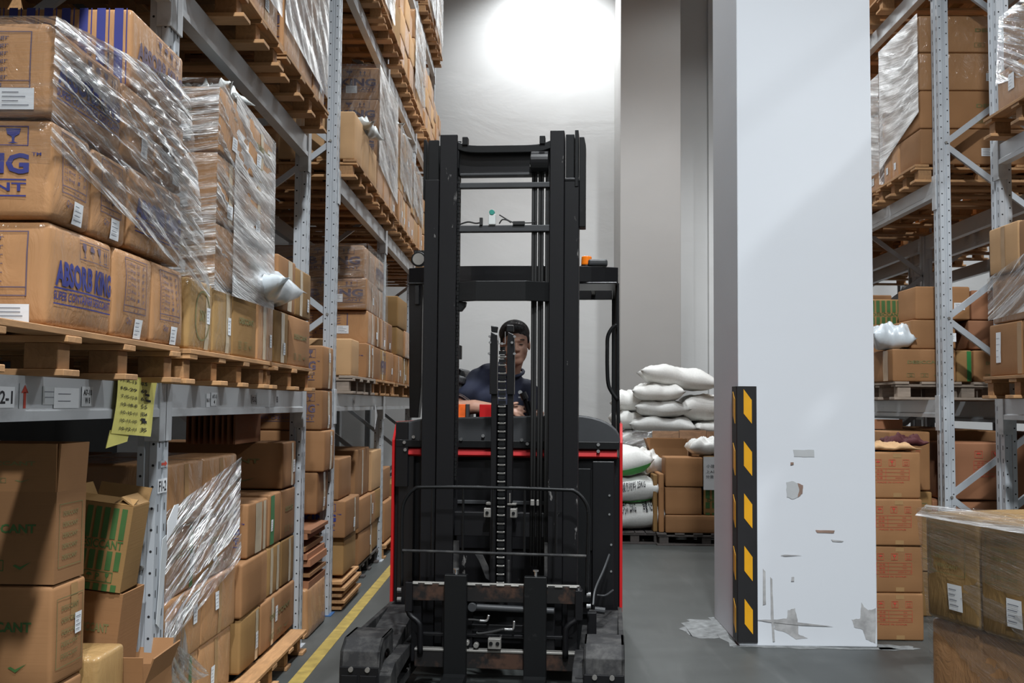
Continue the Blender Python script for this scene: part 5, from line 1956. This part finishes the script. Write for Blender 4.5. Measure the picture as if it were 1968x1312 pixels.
tp('outer_mast_rail', chan(-.385, -.312, M0, M0 + .16, .10, 2.545, 1), 'black_worn')
tp('outer_mast_rail', chan(.330, .403, M0, M0 + .16, .10, 2.545, -1), 'black_worn')
tp('inner_mast_rail', chan(-.305, -.216, M0 - .02, M0 + .13, .16, 2.772, 1), 'black_worn')
tp('inner_mast_rail', chan(.257, .329, M0 - .02, M0 + .13, .16, 2.785, -1), 'black_worn')
tp('middle_mast_rail', chan(-.372, -.318, M0 + .02, M0 + .15, .14, 2.755, 1), 'black')
tp('middle_mast_rail', chan(.335, .378, M0 + .02, M0 + .15, .14, 2.775, -1), 'black')
mb = MB(); mb.box(.382, .400, M0 - .005, M0 + .14, 2.5, 2.79)
mb.box(-.40, -.385, M0 + .03, M0 + .14, 2.45, 2.76)
tp('mast_end_plate', mb, 'black')
mb = MB(); mb.prism([(.404, 2.30), (.404, 2.76), (.428, 2.76), (.436, 2.72), (.436, 2.30)], 'y', M0 + .02, M0 + .12)
tp('hose_guard', mb, 'black')
mb = MB(); mb.box(.20, .21, M0 + .06, M0 + .10, .5, 1.9)
mb.box(.33, .404, M0 - .004, M0 + .01, 2.53, 2.545)
tp('mast_strip', mb, 'black_gloss')
# top cross member: curved lip, deep plate, lugs
mb = MB()
n = 14
top, bot = [], []
for k in range(n + 1):
    x = -.215 + .475 * k / n
    c = .022 * (1 - ((k - n / 2) / (n / 2)) ** 6)
    top.append((x, 2.735 - c))
    bot.append((x, 2.695 - c * .9))
mb.prism(top + bot[::-1], 'y', M0 - .02, M0 + .03)
tp('top_crossbar', mb, 'black')
mb = MB()
for x in (-.176, .218):
    mb.box(x - .014, x + .014, M0 - .03, M0 + .02, 2.715, 2.757)
tp('crossbar_lug', mb, 'black')
mb = MB(); mb.box(-.214, .256, M0 + .03, M0 + .05, 2.585, 2.70)
mb.box(-.214, .256, M0 + .03, M0 + .12, 2.575, 2.59)
tp('top_plate', mb, 'black_gloss')
mb = MB(); mb.box(-.205, .165, M0 - .0, M0 + .05, 2.563, 2.576)
tp('top_plate_flange', mb, 'black_plastic')
mb = MB(); mb.box(-.214, .256, M0 + .0, M0 + .04, 2.500, 2.527)
tp('crossbar', mb, 'black_plastic')
bar = MB(); bar.box(-.214, .256, M0 + .0, M0 + .045, 2.275, 2.308)
tp('crossbar', bar, 'black_plastic')
mb = MB()
# bent front cross member
pts = [(-.216, M0 + .0), (-.11, M0 - .05), (.14, M0 - .05), (.257, M0 + .0), (.257, M0 + .02), (.14, M0 - .03), (-.11, M0 - .03), (-.216, M0 + .02)]
mb.prism(pts, 'z', 1.918, 2.018)
tp('bent_crossmember', mb, 'black')
mb = MB()
mb.prism([(-.216, 1.918), (-.216, 1.87), (-.19, 1.87), (-.17, 1.895), (-.165, 1.918)], 'y', M0, M0 + .04)
tp('crossmember_bracket', mb, 'black')
mb = MB(); mb.box(-.216, .257, M0 + .02, M0 + .06, .74, .86)
tp('middle_crossmember', mb, 'black_worn')
mb = MB(); mb.box(-.38, .40, M0 + .03, M0 + .12, .16, .24)
tp('lower_crossmember', mb, 'black_worn')
mb = MB()
for x in (-.215, .24):
    mb.box(x, x + .03, M0 - .015, M0 + .0, .55, .72)
tp('rail_wear_strip', mb, 'dusty_black')
# hoses
for k in range(6):
    x = (.1705, .1845, .2035, .2180, .2400, .2520)[k]
    mb = MB()
    mb.tube([(x, M0 + .02, .60), (x + .002, M0 + .02, 1.4), (x, M0 + .02, 2.0), (x, M0 + .02, 2.60), (x, M0 + .04, 2.66)], .0074, 8)
    tp('hose', mb, 'rubber', bevel=0, smooth=True)
mb = MB()
mb.cyl((.160, M0 + .0, 2.63), (.250, M0 + .0, 2.63), .055, n=24)
tp('hose_pulley', mb, 'black_gloss')
mb = MB(); mb.cyl((.155, M0 - .01, 2.61), (.16, M0 - .01, 2.61), .012, n=10)
tp('pulley_bolt', mb, 'chrome', bevel=0)


def chain(name, x, y, z0, z1, w, mat='black', pitch=.019, parent=TK, bright=None):
    m = MB()
    n = int((z1 - z0) / pitch)
    for k in range(n):
        z = z0 + k * pitch
        ww = w if k % 2 else w * .72
        m.box(x - ww / 2, x + ww / 2, y - .009, y + .009, z, z + pitch * .86)
    c = tp(name, m, mat, parent, 0)
    if bright:
        m = MB()
        for k in range(n // 2):
            z = z0 + (2 * k + .4) * pitch
            m.cyl((x - w * .55, y - .006, z), (x + w * .55, y - .006, z), .0045, n=6)
        b_ = tp('chain_pins', m, bright, c, 0)
        b_['kind'] = 'stuff'
    return c


chain('lift_chain', -.208, M0 + .0, 1.02, 2.57, .012)
# centre free-lift cylinder with rods and chain
CX = .03
mb = MB()
mb.cyl((CX, M0 - .02, .40), (CX, M0 - .02, 1.40), .030, n=20)
tp('free_lift_cylinder', mb, 'black_gloss', smooth=False)
for s in (-1, 1):
    mb = MB()
    x0, x1 = sorted((CX + s * .026, CX + s * .054))
    mb.box(x0, x1, M0 - .075, M0 - .03, .50, 1.72)
    tp('cylinder_guide', mb, 'black_worn')
chain('lift_chain', CX, M0 - .07, .52, 1.70, .034, 'black', .0205, bright='dull_steel')
mb = MB()
for s in (-1, 1):
    x0, x1 = sorted((CX + s * .024, CX + s * .061))
    mb.prism([(x0, 1.45), (x1, 1.45), (x1, 1.68), (x1 - .004, 1.745), (x0 + .004, 1.76), (x0, 1.70)], 'y', M0 - .09, M0 - .05)
tp('crosshead', mb, 'black_gloss')
mb = MB()
mb.prism([(CX - .056, 1.76), (CX - .028, 1.755), (CX - .024, 1.785), (CX - .058, 1.79)], 'y', M0 - .085, M0 - .05)
tp('chain_anchor', mb, 'black')
mb = MB()
mb.box(CX + .020, CX + .055, M0 - .085, M0 - .05, 1.76, 1.79)
tp('chain_anchor', mb, 'black')
mb = MB()
for x, z in ((CX - .062, 1.735), (CX - .06, 1.705), (CX - .064, 1.65), (CX + .062, 1.735), (CX + .05, 1.705), (CX + .062, 1.65), (CX, 1.70)):
    mb.cyl((x, M0 - .105, z), (x, M0 - .085, z), .0065, n=8)
mb.box(CX + .024, CX + .052, M0 - .087, M0 - .05, 1.790, 1.794)
mb.box(CX - .022, CX + .016, M0 - .09, M0 - .085, 1.698, 1.702)
for x in (CX - .019, CX + .013):
    mb.box(x, x + .003, M0 - .09, M0 - .086, 1.702, 1.76)
tp('crosshead_bolt', mb, 'chrome', bevel=0)['kind'] = 'stuff'
# brackets lower on the mast
mb = MB()
mb.box(-.055, -.02, M0 - .08, M0 - .03, .845, .89)
mb.box(.075, .108, M0 - .08, M0 - .03, .845, .89)
mb.box(-.045, -.02, M0 - .08, M0 - .03, .905, .918)
mb.box(.06, .105, M0 - .08, M0 - .03, .905, .915)
mb.box(.07, .076, M0 - .08, M0 - .07, .915, .965)
tp('clamp_bracket', mb, 'dull_steel')
mb = MB()
for x in (-.038, .092):
    mb.cyl((x, M0 - .09, .868), (x, M0 - .079, .868), .008, n=8)
tp('clamp_bolt', mb, 'black', bevel=0)
mb = MB()
mb.prism([(-.10, .66), (-.06, .66), (-.03, .60), (-.02, .53), (-.045, .545), (-.075, .62)], 'y', M0 - .06, M0 - .055)
mb.box(.064, .076, M0 - .08, M0 - .07, .52, .64)
tp('wire_bundle', mb, 'dusty_black')
mb = MB(); mb.box(.17, .19, M0 - .02, M0, .9, .93); mb.box(.20, .212, M0 - .02, M0, .9, .93)
tp('hose_clip', mb, 'dull_steel')
# small things on the lower crossbar
mb = MB()
mb.tube(smooth_path([(-.205, M0 - .0, 2.312), (-.16, M0 - .0, 2.325), (-.12, M0, 2.318), (-.09, M0, 2.322)]), .004, 6)
mb.tube(smooth_path([(0, M0, 2.36), (.05, M0, 2.33), (.08, M0, 2.32), (.16, M0, 2.318), (.19, M0, 2.325)]), .003, 6)
mb.tube(smooth_path([(.0, M0, 2.315), (.015, M0, 2.335), (.04, M0, 2.333), (.06, M0, 2.32)]), .004, 6)
mb.box(-.10, -.085, M0 - .01, M0 + .01, 2.308, 2.345)
mb.box(.07, .13, M0 - .01, M0 + .01, 2.308, 2.325)
tp('sensor_cable', mb, 'rubber', bevel=0)
mb = MB(); mb.box(-.055, -.018, M0 - .01, M0 + .012, 2.309, 2.365)
sx = tp('sensor_housing', mb, 'clear_plastic', bevel=.004)
sx['label'] = 'pale sensor housing'
mb = MB(); mb.cyl((-.037, M0 - .013, 2.372), (-.037, M0 + .013, 2.372), .014, n=14)
tp('sensor_cap', mb, 'teal', sx, .002)

# --- overhead guard
G0, G1 = .28, 1.30
mb = MB()


def arc_bar(y0, z0, z1, curve, t=.03):
    top = [(-.605 + 1.21 * k / 16, y0 - curve * (1 - abs(-1 + k / 8) ** 3)) for k in range(17)]
    back = [(x, y + t) for x, y in top]
    return top + back[::-1]


mb.prism(arc_bar(G0, 0, 0, .10), 'z', 2.095, 2.185)
tp('guard_front_band', mb, 'black_gloss')
mb = MB()
mb.box(-.605, -.57, G0, G1, 2.10, 2.17)
mb.box(.57, .605, G0, G1, 2.10, 2.17)
mb.box(-.605, .605, G1 - .04, G1, 2.10, 2.17)
gd = tp('overhead_guard', mb, 'black_gloss')
for k in range(7):
    x = -.45 + .15 * k
    mb = MB(); mb.box(x - .012, x + .012, G0 - .02, G1 - .03, 2.125, 2.165)
    tp('guard_bar', mb, 'black', gd)
mb = MB(); mb.box(-.60, .60, G0 - .06, G0 + .30, 2.085, 2.095)
tp('guard_plate', mb, 'black_gloss')
mb = MB()
mb.tube([(.600, G0 + .05, 2.10), (.603, G0 + .02, 1.5), (.612, G0 - .02, 1.18)], .011, 8)
tp('guard_post', mb, 'black', bevel=0)
mb = MB(); mb.box(.57, .60, G1 - .06, G1, 1.1, 2.1); mb.box(-.60, -.57, G1 - .06, G1, 1.1, 2.1)
tp('guard_post', mb, 'black')
mb = MB()
mb.tube(smooth_path([(.598, G0, 1.86), (.57, G0, 1.835), (.548, G0, 1.79), (.545, G0, 1.72), (.545, G0, 1.62), (.55, G0, 1.53), (.565, G0, 1.485), (.604, G0, 1.43)], 5), .011, 8)
tp('grab_handle', mb, 'black', bevel=0, smooth=True)
mb = MB()
mb.prism([(-.60, 2.09), (-.52, 2.09), (-.52, 1.5), (-.535, 1.32), (-.585, 1.32), (-.59, 1.5)], 'y', G0 - .02, G0 + .06)
tp('left_guard_post', mb, 'black_gloss')
mb = MB(); mb.box(-.56, -.535, G0 - .05, G0 - .02, 1.97, 2.08)
tp('post_sensor', mb, 'black_plastic')
# lamps on top
mb = MB(); mb.cyl((.425, G0 + .02, 2.185), (.425, G0 + .02, 2.20), .034, n=20)
bc = tp('beacon_base', mb, 'black')
mb = MB(); mb.cyl((.425, G0 + .02, 2.20), (.425, G0 + .02, 2.252), .031, .029, n=24)
o = tp('beacon_lens', mb, 'orange', bc, .006); o['label'] = 'orange warning beacon'
mb = MB(); mb.box(.435, .545, G0 - .05, G0 + .03, 2.19, 2.228)
tp('control_box', mb, 'black_plastic', bevel=.012)
mb = MB()
mb.cyl((-.545, G0 - .02, 2.235), (-.545, G0 + .04, 2.235), .045, .038, n=24)
wl = tp('work_light', mb, 'black', bevel=.004)
mb = MB(); mb.cyl((-.545, G0 - .026, 2.235), (-.545, G0 - .02, 2.235), .034, n=24)
tp('light_lens', mb, 'dull_steel', wl, 0)
mb = MB()
for k in range(7):
    mb.box(-.575 + k * .01, -.571 + k * .01, G0 - .01, G0 + .03, 2.275, 2.29)
tp('cooling_fin', mb, 'black', wl, 0)

# --- carriage, forks, load backrest
K = -.60
mb = MB()
mb.box(-.425, .425, K - .02, K + .025, .45, .532)
tp('upper_carriage_plate', mb, 'rust', bevel=.003)
mb = MB(); mb.box(-.415, .42, K - .022, K + .0, .532, .540)
for k in range(12):
    mb.box(-.40 + .07 * k, -.36 + .07 * k, K - .026, K - .0, .527, .535)
tp('carriage_top_edge', mb, 'dull_steel')
mb = MB()
mb.box(-.375, .40, K - .02, K + .025, .135, .215)
tp('lower_carriage_plate', mb, 'rust')
mb = MB(); mb.box(-.375, .40, K - .024, K + .02, .212, .224)
tp('carriage_lower_edge', mb, 'dull_steel')
mb = MB()
mb.box(-.40, -.35, K + .02, K + .06, .15, .53); mb.box(.36, .41, K + .02, K + .06, .15, .53)
mb.box(-.25, -.10, K + .03, K + .06, .2, .46); mb.box(.16, .30, K + .03, K + .06, .2, .46)
mb.box(-.12, .18, K + .03, K + .05, .30, .335)
mb.box(-.38, .39, K + .02, K + .05, .275, .29)
tp('carriage_frame', mb, 'black_worn')
for s, ox in ((-1, 0), (1, .01)):
    mb = MB()
    pts = smooth_path([(s * .405 + ox, K - .03, .53), (s * .405 + ox, K - .03, .40), (s * .36 + ox, K - .035, .355), (s * .345 + ox, K - .035, .32), (s * .345 + ox, K - .03, .20)], 5)
    mb.tube(pts, .014, 8)
    tp('side_arm', mb, 'black_worn', bevel=0, smooth=True)
mb = MB(); mb.box(-.42, -.385, K - .045, K - .0, .40, .54)
mb.box(.40, .435, K - .045, K, .38, .52)
tp('arm_plate', mb, 'black_worn')
mb = MB()
for x, z in ((-.452, .50), (-.452, .455), (.462, .50), (.462, .445)):
    mb.cyl((x - .008, K - .03, z), (x + .012, K - .03, z), .012, n=10)
tp('arm_bolt', mb, 'chrome', bevel=0)
mb = MB()
mb.cyl((-.075, K - .01, .425), (.30, K - .01, .415), .016, n=16)
mb.cyl((-.095, K - .03, .425), (-.095, K + .01, .425), .022, n=16)
tp('side_shift_cylinder', mb, 'black_plastic')
mb = MB()
mb.tube(smooth_path([(-.115, K - .02, .365), (-.09, K - .02, .365), (-.06, K - .02, .362)]), .006, 8)
mb.tube(smooth_path([(-.075, K - .02, .305), (-.06, K - .02, .30), (0, K - .02, .31), (.06, K - .02, .325)]), .007, 8)
tp('hydraulic_hose', mb, 'rubber', bevel=0, smooth=True)
mb = MB()
mb.tube(smooth_path([(-.06, K - .02, .362), (-.03, K - .02, .362), (-.02, K - .02, .37), (-.015, K - .02, .39)]), .0065, 8)
mb.tube(smooth_path([(.06, K - .02, .325), (.09, K - .02, .325), (.105, K - .02, .33), (.108, K - .02, .365)]), .0065, 8)
tp('hose_fitting', mb, 'chrome', bevel=0, smooth=True)
mb = MB(); mb.box(-.015, .047, K - .05, K - .01, .235, .285)
vb = tp('valve_block', mb, 'dull_steel')
mb = MB()
for x in (.0, .032):
    mb.cyl((x, K - .056, .262), (x, K - .049, .262), .009, n=12)
tp('block_port', mb, 'black', vb, 0)
mb = MB()
mb.cyl((-.12, K - .03, .255), (-.12, K + .0, .255), .014, n=8)
mb.cyl((-.075, K - .03, .245), (-.075, K + .0, .245), .014, n=8)
tp('end_nut', mb, 'dull_steel')
for s, xc in ((-1, -.172), (1, .211)):
    fk = MB()
    fk.box(xc - .054, xc + .054, K - .065, K - .022, .115, .583)
    fk.prism([(K - .065, .118), (K - .022, .118), (K - .022, .075), (K - .07, .07), (-1.75, .055), (-1.75, .068), (K - .10, .110)], 'x', xc - .054, xc + .054)
    o = tp('fork', fk, 'black', bevel=.004)
    mb = MB(); mb.cyl((xc - .0, K - .04, .583), (xc, K - .04, .605), .007, n=10)
    mb.cyl((xc, K - .04, .605), (xc, K - .04, .612), .014, n=14)
    tp('fork_pin', mb, 'chrome', o, 0)
    mb = MB(); mb.box(xc - .05, xc + .05, K - .073, K - .062, .104, .111)
    tp('bright_heel_edge', mb, 'chrome', o, 0)  # thin bright steel strip across the fork heel
# backrest
B_ = K - .03
mb = MB()
mb.tube(smooth_path([(-.44, B_, .52), (-.442, B_, .70), (-.443, B_, .86), (-.43, B_, .93), (-.385, B_, .985), (-.32, B_, .996), (0, B_, .998), (.33, B_, .994), (.40, B_, .985), (.45, B_, .93), (.462, B_, .86), (.458, B_, .70), (.455, B_, .50)], 5), .009, 8)
br = tp('load_backrest', mb, 'black', bevel=0, smooth=True)
mb = MB()
mb.tube([(-.437, B_ - .006, .690), (.452, B_ - .006, .682)], .007, 8)
tp('backrest_rail', mb, 'dusty_black', br, 0)
for x in (-.293, -.143, .004, .155, .306):
    mb = MB(); mb.tube([(x, B_, .687), (x, B_, .995)], .006, 8)
    tp('backrest_rod', mb, 'black', br, 0)
# right-hand detail: cables and lever by the right leg
mb = MB()
mb.tube(smooth_path([(.56, -.12, .62), (.53, -.2, .55), (.49, -.3, .47), (.48, -.35, .40)]), .006, 6)
mb.tube(smooth_path([(.50, -.3, .44), (.54, -.3, .44), (.58, -.2, .45)]), .005, 6)
mb.cyl((.49, -.42, .39), (.54, -.42, .385), .016, n=10)
tp('cable_loom', mb, 'black_plastic', bevel=0)
mb = MB(); mb.box(.455, .50, -.55, -.50, .28, .40)
tp('right_bracket', mb, 'black_worn')

# --- cab: seat, dash, controls, small coloured boxes on the dash
mb = MB()
mb.prism([(-.36, 1.10), (-.30, 1.10), (-.28, 1.50), (-.30, 1.60), (-.34, 1.62), (-.40, 1.58)], 'y', .45, .85)
tp('seat_back', mb, 'black_plastic', bevel=.02)
mb = MB(); mb.box(-.30, .12, .42, .86, .92, 1.02)
tp('seat_cushion', mb, 'black_plastic', bevel=.03)
mb = MB()
mb.cyl((-.30, .28, 1.52), (-.285, .28, 1.56), .03, n=14)
mb.box(-.37, -.285, .27, .31, 1.46, 1.545)
tp('side_armrest', mb, 'black_plastic', bevel=.01)
mb = MB()
mb.tube([(.13, .10, 1.30), (.09, .10, 1.44)], .014, 8)
mb.tube([(.15, .10, 1.30), (.115, .10, 1.42)], .010, 8)
mb.cyl((.095, .085, 1.43), (.08, .085, 1.465), .02, n=12)
tp('control_lever', mb, 'black_gloss', bevel=0)
mb = MB(); mb.box(.02, .30, .13, .40, 1.10, 1.325)
tp('control_console', mb, 'black_plastic', bevel=.02)
mb = MB(); mb.box(-.335, -.235, .06, .11, 1.32, 1.40)
o = tp('orange_box', mb, 'orange_sticker'); o['label'] = 'orange and yellow box on the dash'
mb = MB(); mb.box(-.232, -.215, .06, .11, 1.32, 1.40)
tp('box_side', mb, 'black_plastic')
mb = MB(); mb.box(-.155, -.045, .05, .10, 1.32, 1.40)
o = tp('red_box', mb, 'red'); o['label'] = 'red box on the dash'
mb = MB(); mb.box(-.345, -.30, .32, .37, 1.66, 1.74)
tp('mirror', mb, 'black_plastic')

# ================================================================== PERSON
PE = empty('person', 'man in a navy polo shirt sitting in the truck, leaning and looking past the mast', 'person', TW(-.08, .60, .0), TA)
inv = Matrix.Translation(TW(-.08, .60, 0)) @ Matrix.Rotation(TA, 4, 'Z')
OX, OY = -.08, .60


def Lp(x, y, z):
    """truck-local to person-local"""
    return Vector((x - OX, y - OY, z))


def capsule(mb, a, b, ra, rb, n=14, sx=1.0, rot=None):
    a, b = Vector(a), Vector(b)
    d = b - a
    L = d.length
    d.normalize()
    u = d.orthogonal().normalized()
    if abs(d.z) > .5:
        u = Vector((1, 0, 0)) - d * d.x
        u.normalize()
    w = d.cross(u)
    rings = []
    for k in range(5):
        t = -pi / 2 + pi / 2 * k / 4
        rings.append((a + d * ra * sin(t), max(ra * cos(t), .0005)))
    for k in range(5):
        t = pi / 2 * k / 4
        rings.append((b + d * rb * sin(t), max(rb * cos(t), .0005)))
    i = len(mb.v)
    for c, r in rings:
        for k in range(n):
            t = 2 * pi * k / n
            mb.v.append(c + u * cos(t) * r * sx + w * sin(t) * r)
    for j in range(len(rings) - 1):
        for k in range(n):
            k2 = (k + 1) % n
            mb.f.append((i + j * n + k, i + j * n + k2, i + (j + 1) * n + k2, i + (j + 1) * n + k))
    mb.f.append(tuple(i + k for k in range(n))[::-1])
    mb.f.append(tuple(i + (len(rings) - 1) * n + k for k in range(n)))


def ellipsoid(mb, c, r, m=None, nu=20, nv=14):
    c = Vector(c)
    i = len(mb.v)
    for j in range(nv + 1):
        t = pi * j / nv
        for k in range(nu):
            p = 2 * pi * k / nu
            q = Vector((r[0] * sin(t) * cos(p), r[1] * sin(t) * sin(p), r[2] * cos(t) + 0))
            if j in (0, nv):
                q.x += .0002 * cos(p); q.y += .0002 * sin(p)
            mb.v.append(c + (m @ q if m else q))
    for j in range(nv):
        for k in range(nu):
            k2 = (k + 1) % nu
            mb.f.append((i + j * nu + k, i + (j + 1) * nu + k, i + (j + 1) * nu + k2, i + j * nu + k2))


def remesh(o, size, it=4):
    r = o.modifiers.new('remesh', 'REMESH')
    r.mode = 'VOXEL'
    r.voxel_size = size
    r.use_smooth_shade = True
    s = o.modifiers.new('smooth', 'SMOOTH')
    s.iterations = it
    s.factor = .5


HC = Lp(.012, .36, 1.745)          # head centre
HR = Matrix.Rotation(radians(8), 4, 'Z') @ Matrix.Rotation(radians(-4), 4, 'Y') @ Matrix.Rotation(radians(6), 4, 'X')


def H(x, y, z):
    return HC + (HR.to_3x3() @ Vector((x, y, z)))


HM = HR.to_3x3()
bd = MB()
ellipsoid(bd, H(0, .012, .035), (.080, .098, .088), HM)          # skull
ellipsoid(bd, H(0, -.020, -.035), (.067, .070, .080), HM)        # face
ellipsoid(bd, H(0, -.048, -.085), (.042, .038, .034), HM)        # chin
ellipsoid(bd, H(-.038, -.050, -.03), (.030, .030, .032), HM)     # cheeks
ellipsoid(bd, H(.038, -.050, -.03), (.030, .030, .032), HM)
ellipsoid(bd, H(0, -.078, .030), (.058, .018, .013), HM)         # brow
capsule(bd, H(0, -.085, .012), H(0, -.103, -.022), .009, .012)   # nose
ellipsoid(bd, H(-.014, -.094, -.026), (.009, .010, .008), HM)
ellipsoid(bd, H(.014, -.094, -.026), (.009, .010, .008), HM)
ellipsoid(bd, H(0, -.086, -.054), (.023, .009, .006), HM)        # lips
ellipsoid(bd, H(0, -.084, -.064), (.019, .009, .006), HM)
for s in (-1, 1):
    ellipsoid(bd, H(s * .080, .012, -.005), (.010, .020, .032), HM)
    ellipsoid(bd, H(s * .030, -.076, .008), (.016, .009, .006), HM)   # lids
NK = Lp(-.03, .44, 1.58)
capsule(bd, H(0, .03, -.06), NK, .055, .062)
# torso core inside the shirt
CH = Lp(-.08, .50, 1.40)
PV = Lp(-.10, .62, 1.08)
capsule(bd, NK, CH, .07, .12)
capsule(bd, CH, PV, .12, .13)
SHL = Lp(-.20, .40, 1.535)
SHR = Lp(.065, .50, 1.48)
capsule(bd, Lp(-.10, .48, 1.5), SHL, .06, .055)
capsule(bd, Lp(-.05, .48, 1.5), SHR, .06, .052)
# arm on the mast side: upper arm out and down, forearm reaching across to the lever
ELB = Lp(-.315, .22, 1.375)
WR = Lp(-.02, .16, 1.365)
capsule(bd, SHL, ELB, .052, .045)
capsule(bd, ELB, Lp(-.20, .19, 1.385), .045, .041)
capsule(bd, Lp(-.20, .19, 1.385), WR, .041, .027)
# hand
PLM = Lp(.022, .135, 1.368)
capsule(bd, WR, PLM, .026, .028)
capsule(bd, Lp(-.0, .14, 1.352), Lp(.035, .12, 1.355), .018, .018)
for (dy, dz, l1, l2, drop) in ((.0, .022, .034, .030, -.004), (-.010, .008, .038, .033, -.012), (-.016, -.008, .034, .032, -.020), (-.018, -.022, .026, .024, -.026)):
    a = PLM + Vector((.012, dy, dz))
    b_ = a + Vector((l1, -.012, drop * .5))
    c_ = b_ + Vector((l2 * .8, .004, drop))
    capsule(bd, a, b_, .0098, .0092, 10)
    capsule(bd, b_, c_, .0092, .0078, 10)
a = PLM + Vector((-.02, -.012, .012))
capsule(bd, a, a + Vector((.022, -.018, .022)), .012, .011, 10)
capsule(bd, a + Vector((.022, -.018, .022)), a + Vector((.048, -.02, .028)), .011, .009, 10)
# other arm, down to the wheel
EL2 = Lp(.13, .46, 1.25)
capsule(bd, SHR, EL2, .05, .042)
capsule(bd, EL2, Lp(.16, .25, 1.34), .04, .027)
capsule(bd, Lp(.16, .25, 1.34), Lp(.165, .20, 1.35), .027, .026)
for k in range(4):
    a = Lp(.145 + .014 * k, .19, 1.355)
    capsule(bd, a, a + Vector((0, -.035, -.005)), .009, .009, 8)
    capsule(bd, a + Vector((0, -.035, -.005)), a + Vector((0, -.04, -.035)), .009, .008, 8)
capsule(bd, Lp(.15, .20, 1.34), Lp(.125, .165, 1.33), .010, .009, 8)
# legs
for s, kx, ky in ((-1, .30, .55), (1, .30, .75)):
    hip = Lp(-.10, .60 + .1 * s, 1.06)
    kn = Lp(kx - .05, ky - .02, 1.06)
    an = Lp(kx, ky, .62)
    capsule(bd, hip, kn, .085, .06)
    capsule(bd, kn, an, .058, .04)
    capsule(bd, an, an + Vector((.12, 0, -.04)), .04, .035)
body = bd.build('body', 'skin', PE, smooth=True)
remesh(body, .0052, 3)
# shirt
sh = MB()
capsule(sh, Lp(-.035, .45, 1.545), CH + Vector((0, -.01, 0)), .085, .150)
capsule(sh, CH + Vector((0, -.01, 0)), PV, .150, .155)
capsule(sh, Lp(-.10, .47, 1.50), SHL, .09, .080)
capsule(sh, Lp(-.035, .44, 1.60), Lp(-.15, .42, 1.56), .062, .082)
capsule(sh, Lp(-.03, .48, 1.49), SHR, .085, .072)
capsule(sh, SHL, Lp(-.285, .285, 1.415), .078, .070)
capsule(sh, Lp(-.16, .40, 1.44), Lp(-.24, .31, 1.41), .09, .062)
capsule(sh, SHR, Lp(.11, .47, 1.33), .074, .064)
shirt = sh.build('polo_shirt', 'navy', PE, smooth=True)
remesh(shirt, .008, 5)
mb = MB()
mb.tube(smooth_path([Lp(-.335, .275, 1.445), Lp(-.325, .235, 1.455), Lp(-.28, .215, 1.445), Lp(-.235, .22, 1.415), Lp(-.215, .235, 1.395)], 5), .0035, 6)
o = mb.build('sleeve_trim', 'white_cloth', PE, smooth=True); o['label'] = 'white striped sleeve edge'
mb = MB()
mb.tube(smooth_path([Lp(-.33, .270, 1.452), Lp(-.32, .228, 1.463), Lp(-.275, .207, 1.453), Lp(-.23, .212, 1.423)], 5), .0018, 6)
mb.build('sleeve_trim', 'white_cloth', PE, smooth=True)
cl = MB()
cl.tube(smooth_path([Lp(-.10, .42, 1.585), Lp(-.06, .37, 1.575), Lp(-.0, .36, 1.562), Lp(.045, .39, 1.575), Lp(.05, .45, 1.60), Lp(-.02, .50, 1.62), Lp(-.10, .47, 1.61), Lp(-.10, .42, 1.585)], 5), .010, 8)
cl.build('collar', 'navy', PE, smooth=True)
mb = MB(); mb.cyl(Lp(.045, .338, 1.47), Lp(.046, .333, 1.47), .012, n=14); mb.box(*[v for v in (Lp(.035, .335, 1.44).x, Lp(.06, .335, 1.44).x, Lp(.0, .333, 0).y, Lp(0, .337, 0).y, 1.438, 1.446)])
o = mb.build('chest_badge', 'paper_grey', PE); o['label'] = 'small pale chest badge'
tr = MB()
for s, kx, ky in ((-1, .30, .55), (1, .30, .75)):
    hip = Lp(-.10, .60 + .1 * s, 1.06)
    kn = Lp(kx - .05, ky - .02, 1.06)
    an = Lp(kx, ky, .66)
    capsule(tr, hip, kn, .098, .072)
    capsule(tr, kn, an, .070, .056)
t_ = tr.build('trousers', 'trousers', PE, smooth=True)
remesh(t_, .01, 4)
# hair
hr = MB()
ellipsoid(hr, H(0, .022, .066), (.090, .100, .082), HM)
ellipsoid(hr, H(0, .05, .02), (.084, .072, .075), HM)
ellipsoid(hr, H(0, -.030, .098), (.066, .058, .034), HM)
rr = random.Random(3)
for k in range(90):
    th, ph = rr.uniform(0, 2 * pi), rr.uniform(0, 1.25)
    d = Vector((sin(ph) * cos(th) * .084, sin(ph) * sin(th) * .094 + .022, cos(ph) * .077 + .060))
    if d.y < -.05 and d.z < .09:
        continue
    ellipsoid(hr, H(*d), (.010, .010, .012), HM, 6, 4)
for s in (-1, 1):
    ellipsoid(hr, H(s * .076, -.005, .035), (.010, .028, .032), HM)
h_ = hr.build('hair', 'hair', PE, smooth=True)
remesh(h_, .005, 1)
for s in (-1, 1):
    mb = MB()
    ellipsoid(mb, H(s * .030, -.0835, .006), (.012, .0035, .0028), HM, 10, 6)
    mb.build('eye', 'ink', PE, smooth=True)
    mb = MB()
    ellipsoid(mb, H(s * .032, -.088, .032), (.020, .006, .004), HM, 10, 6)
    mb.build('eyebrow', 'hair', PE, smooth=True)
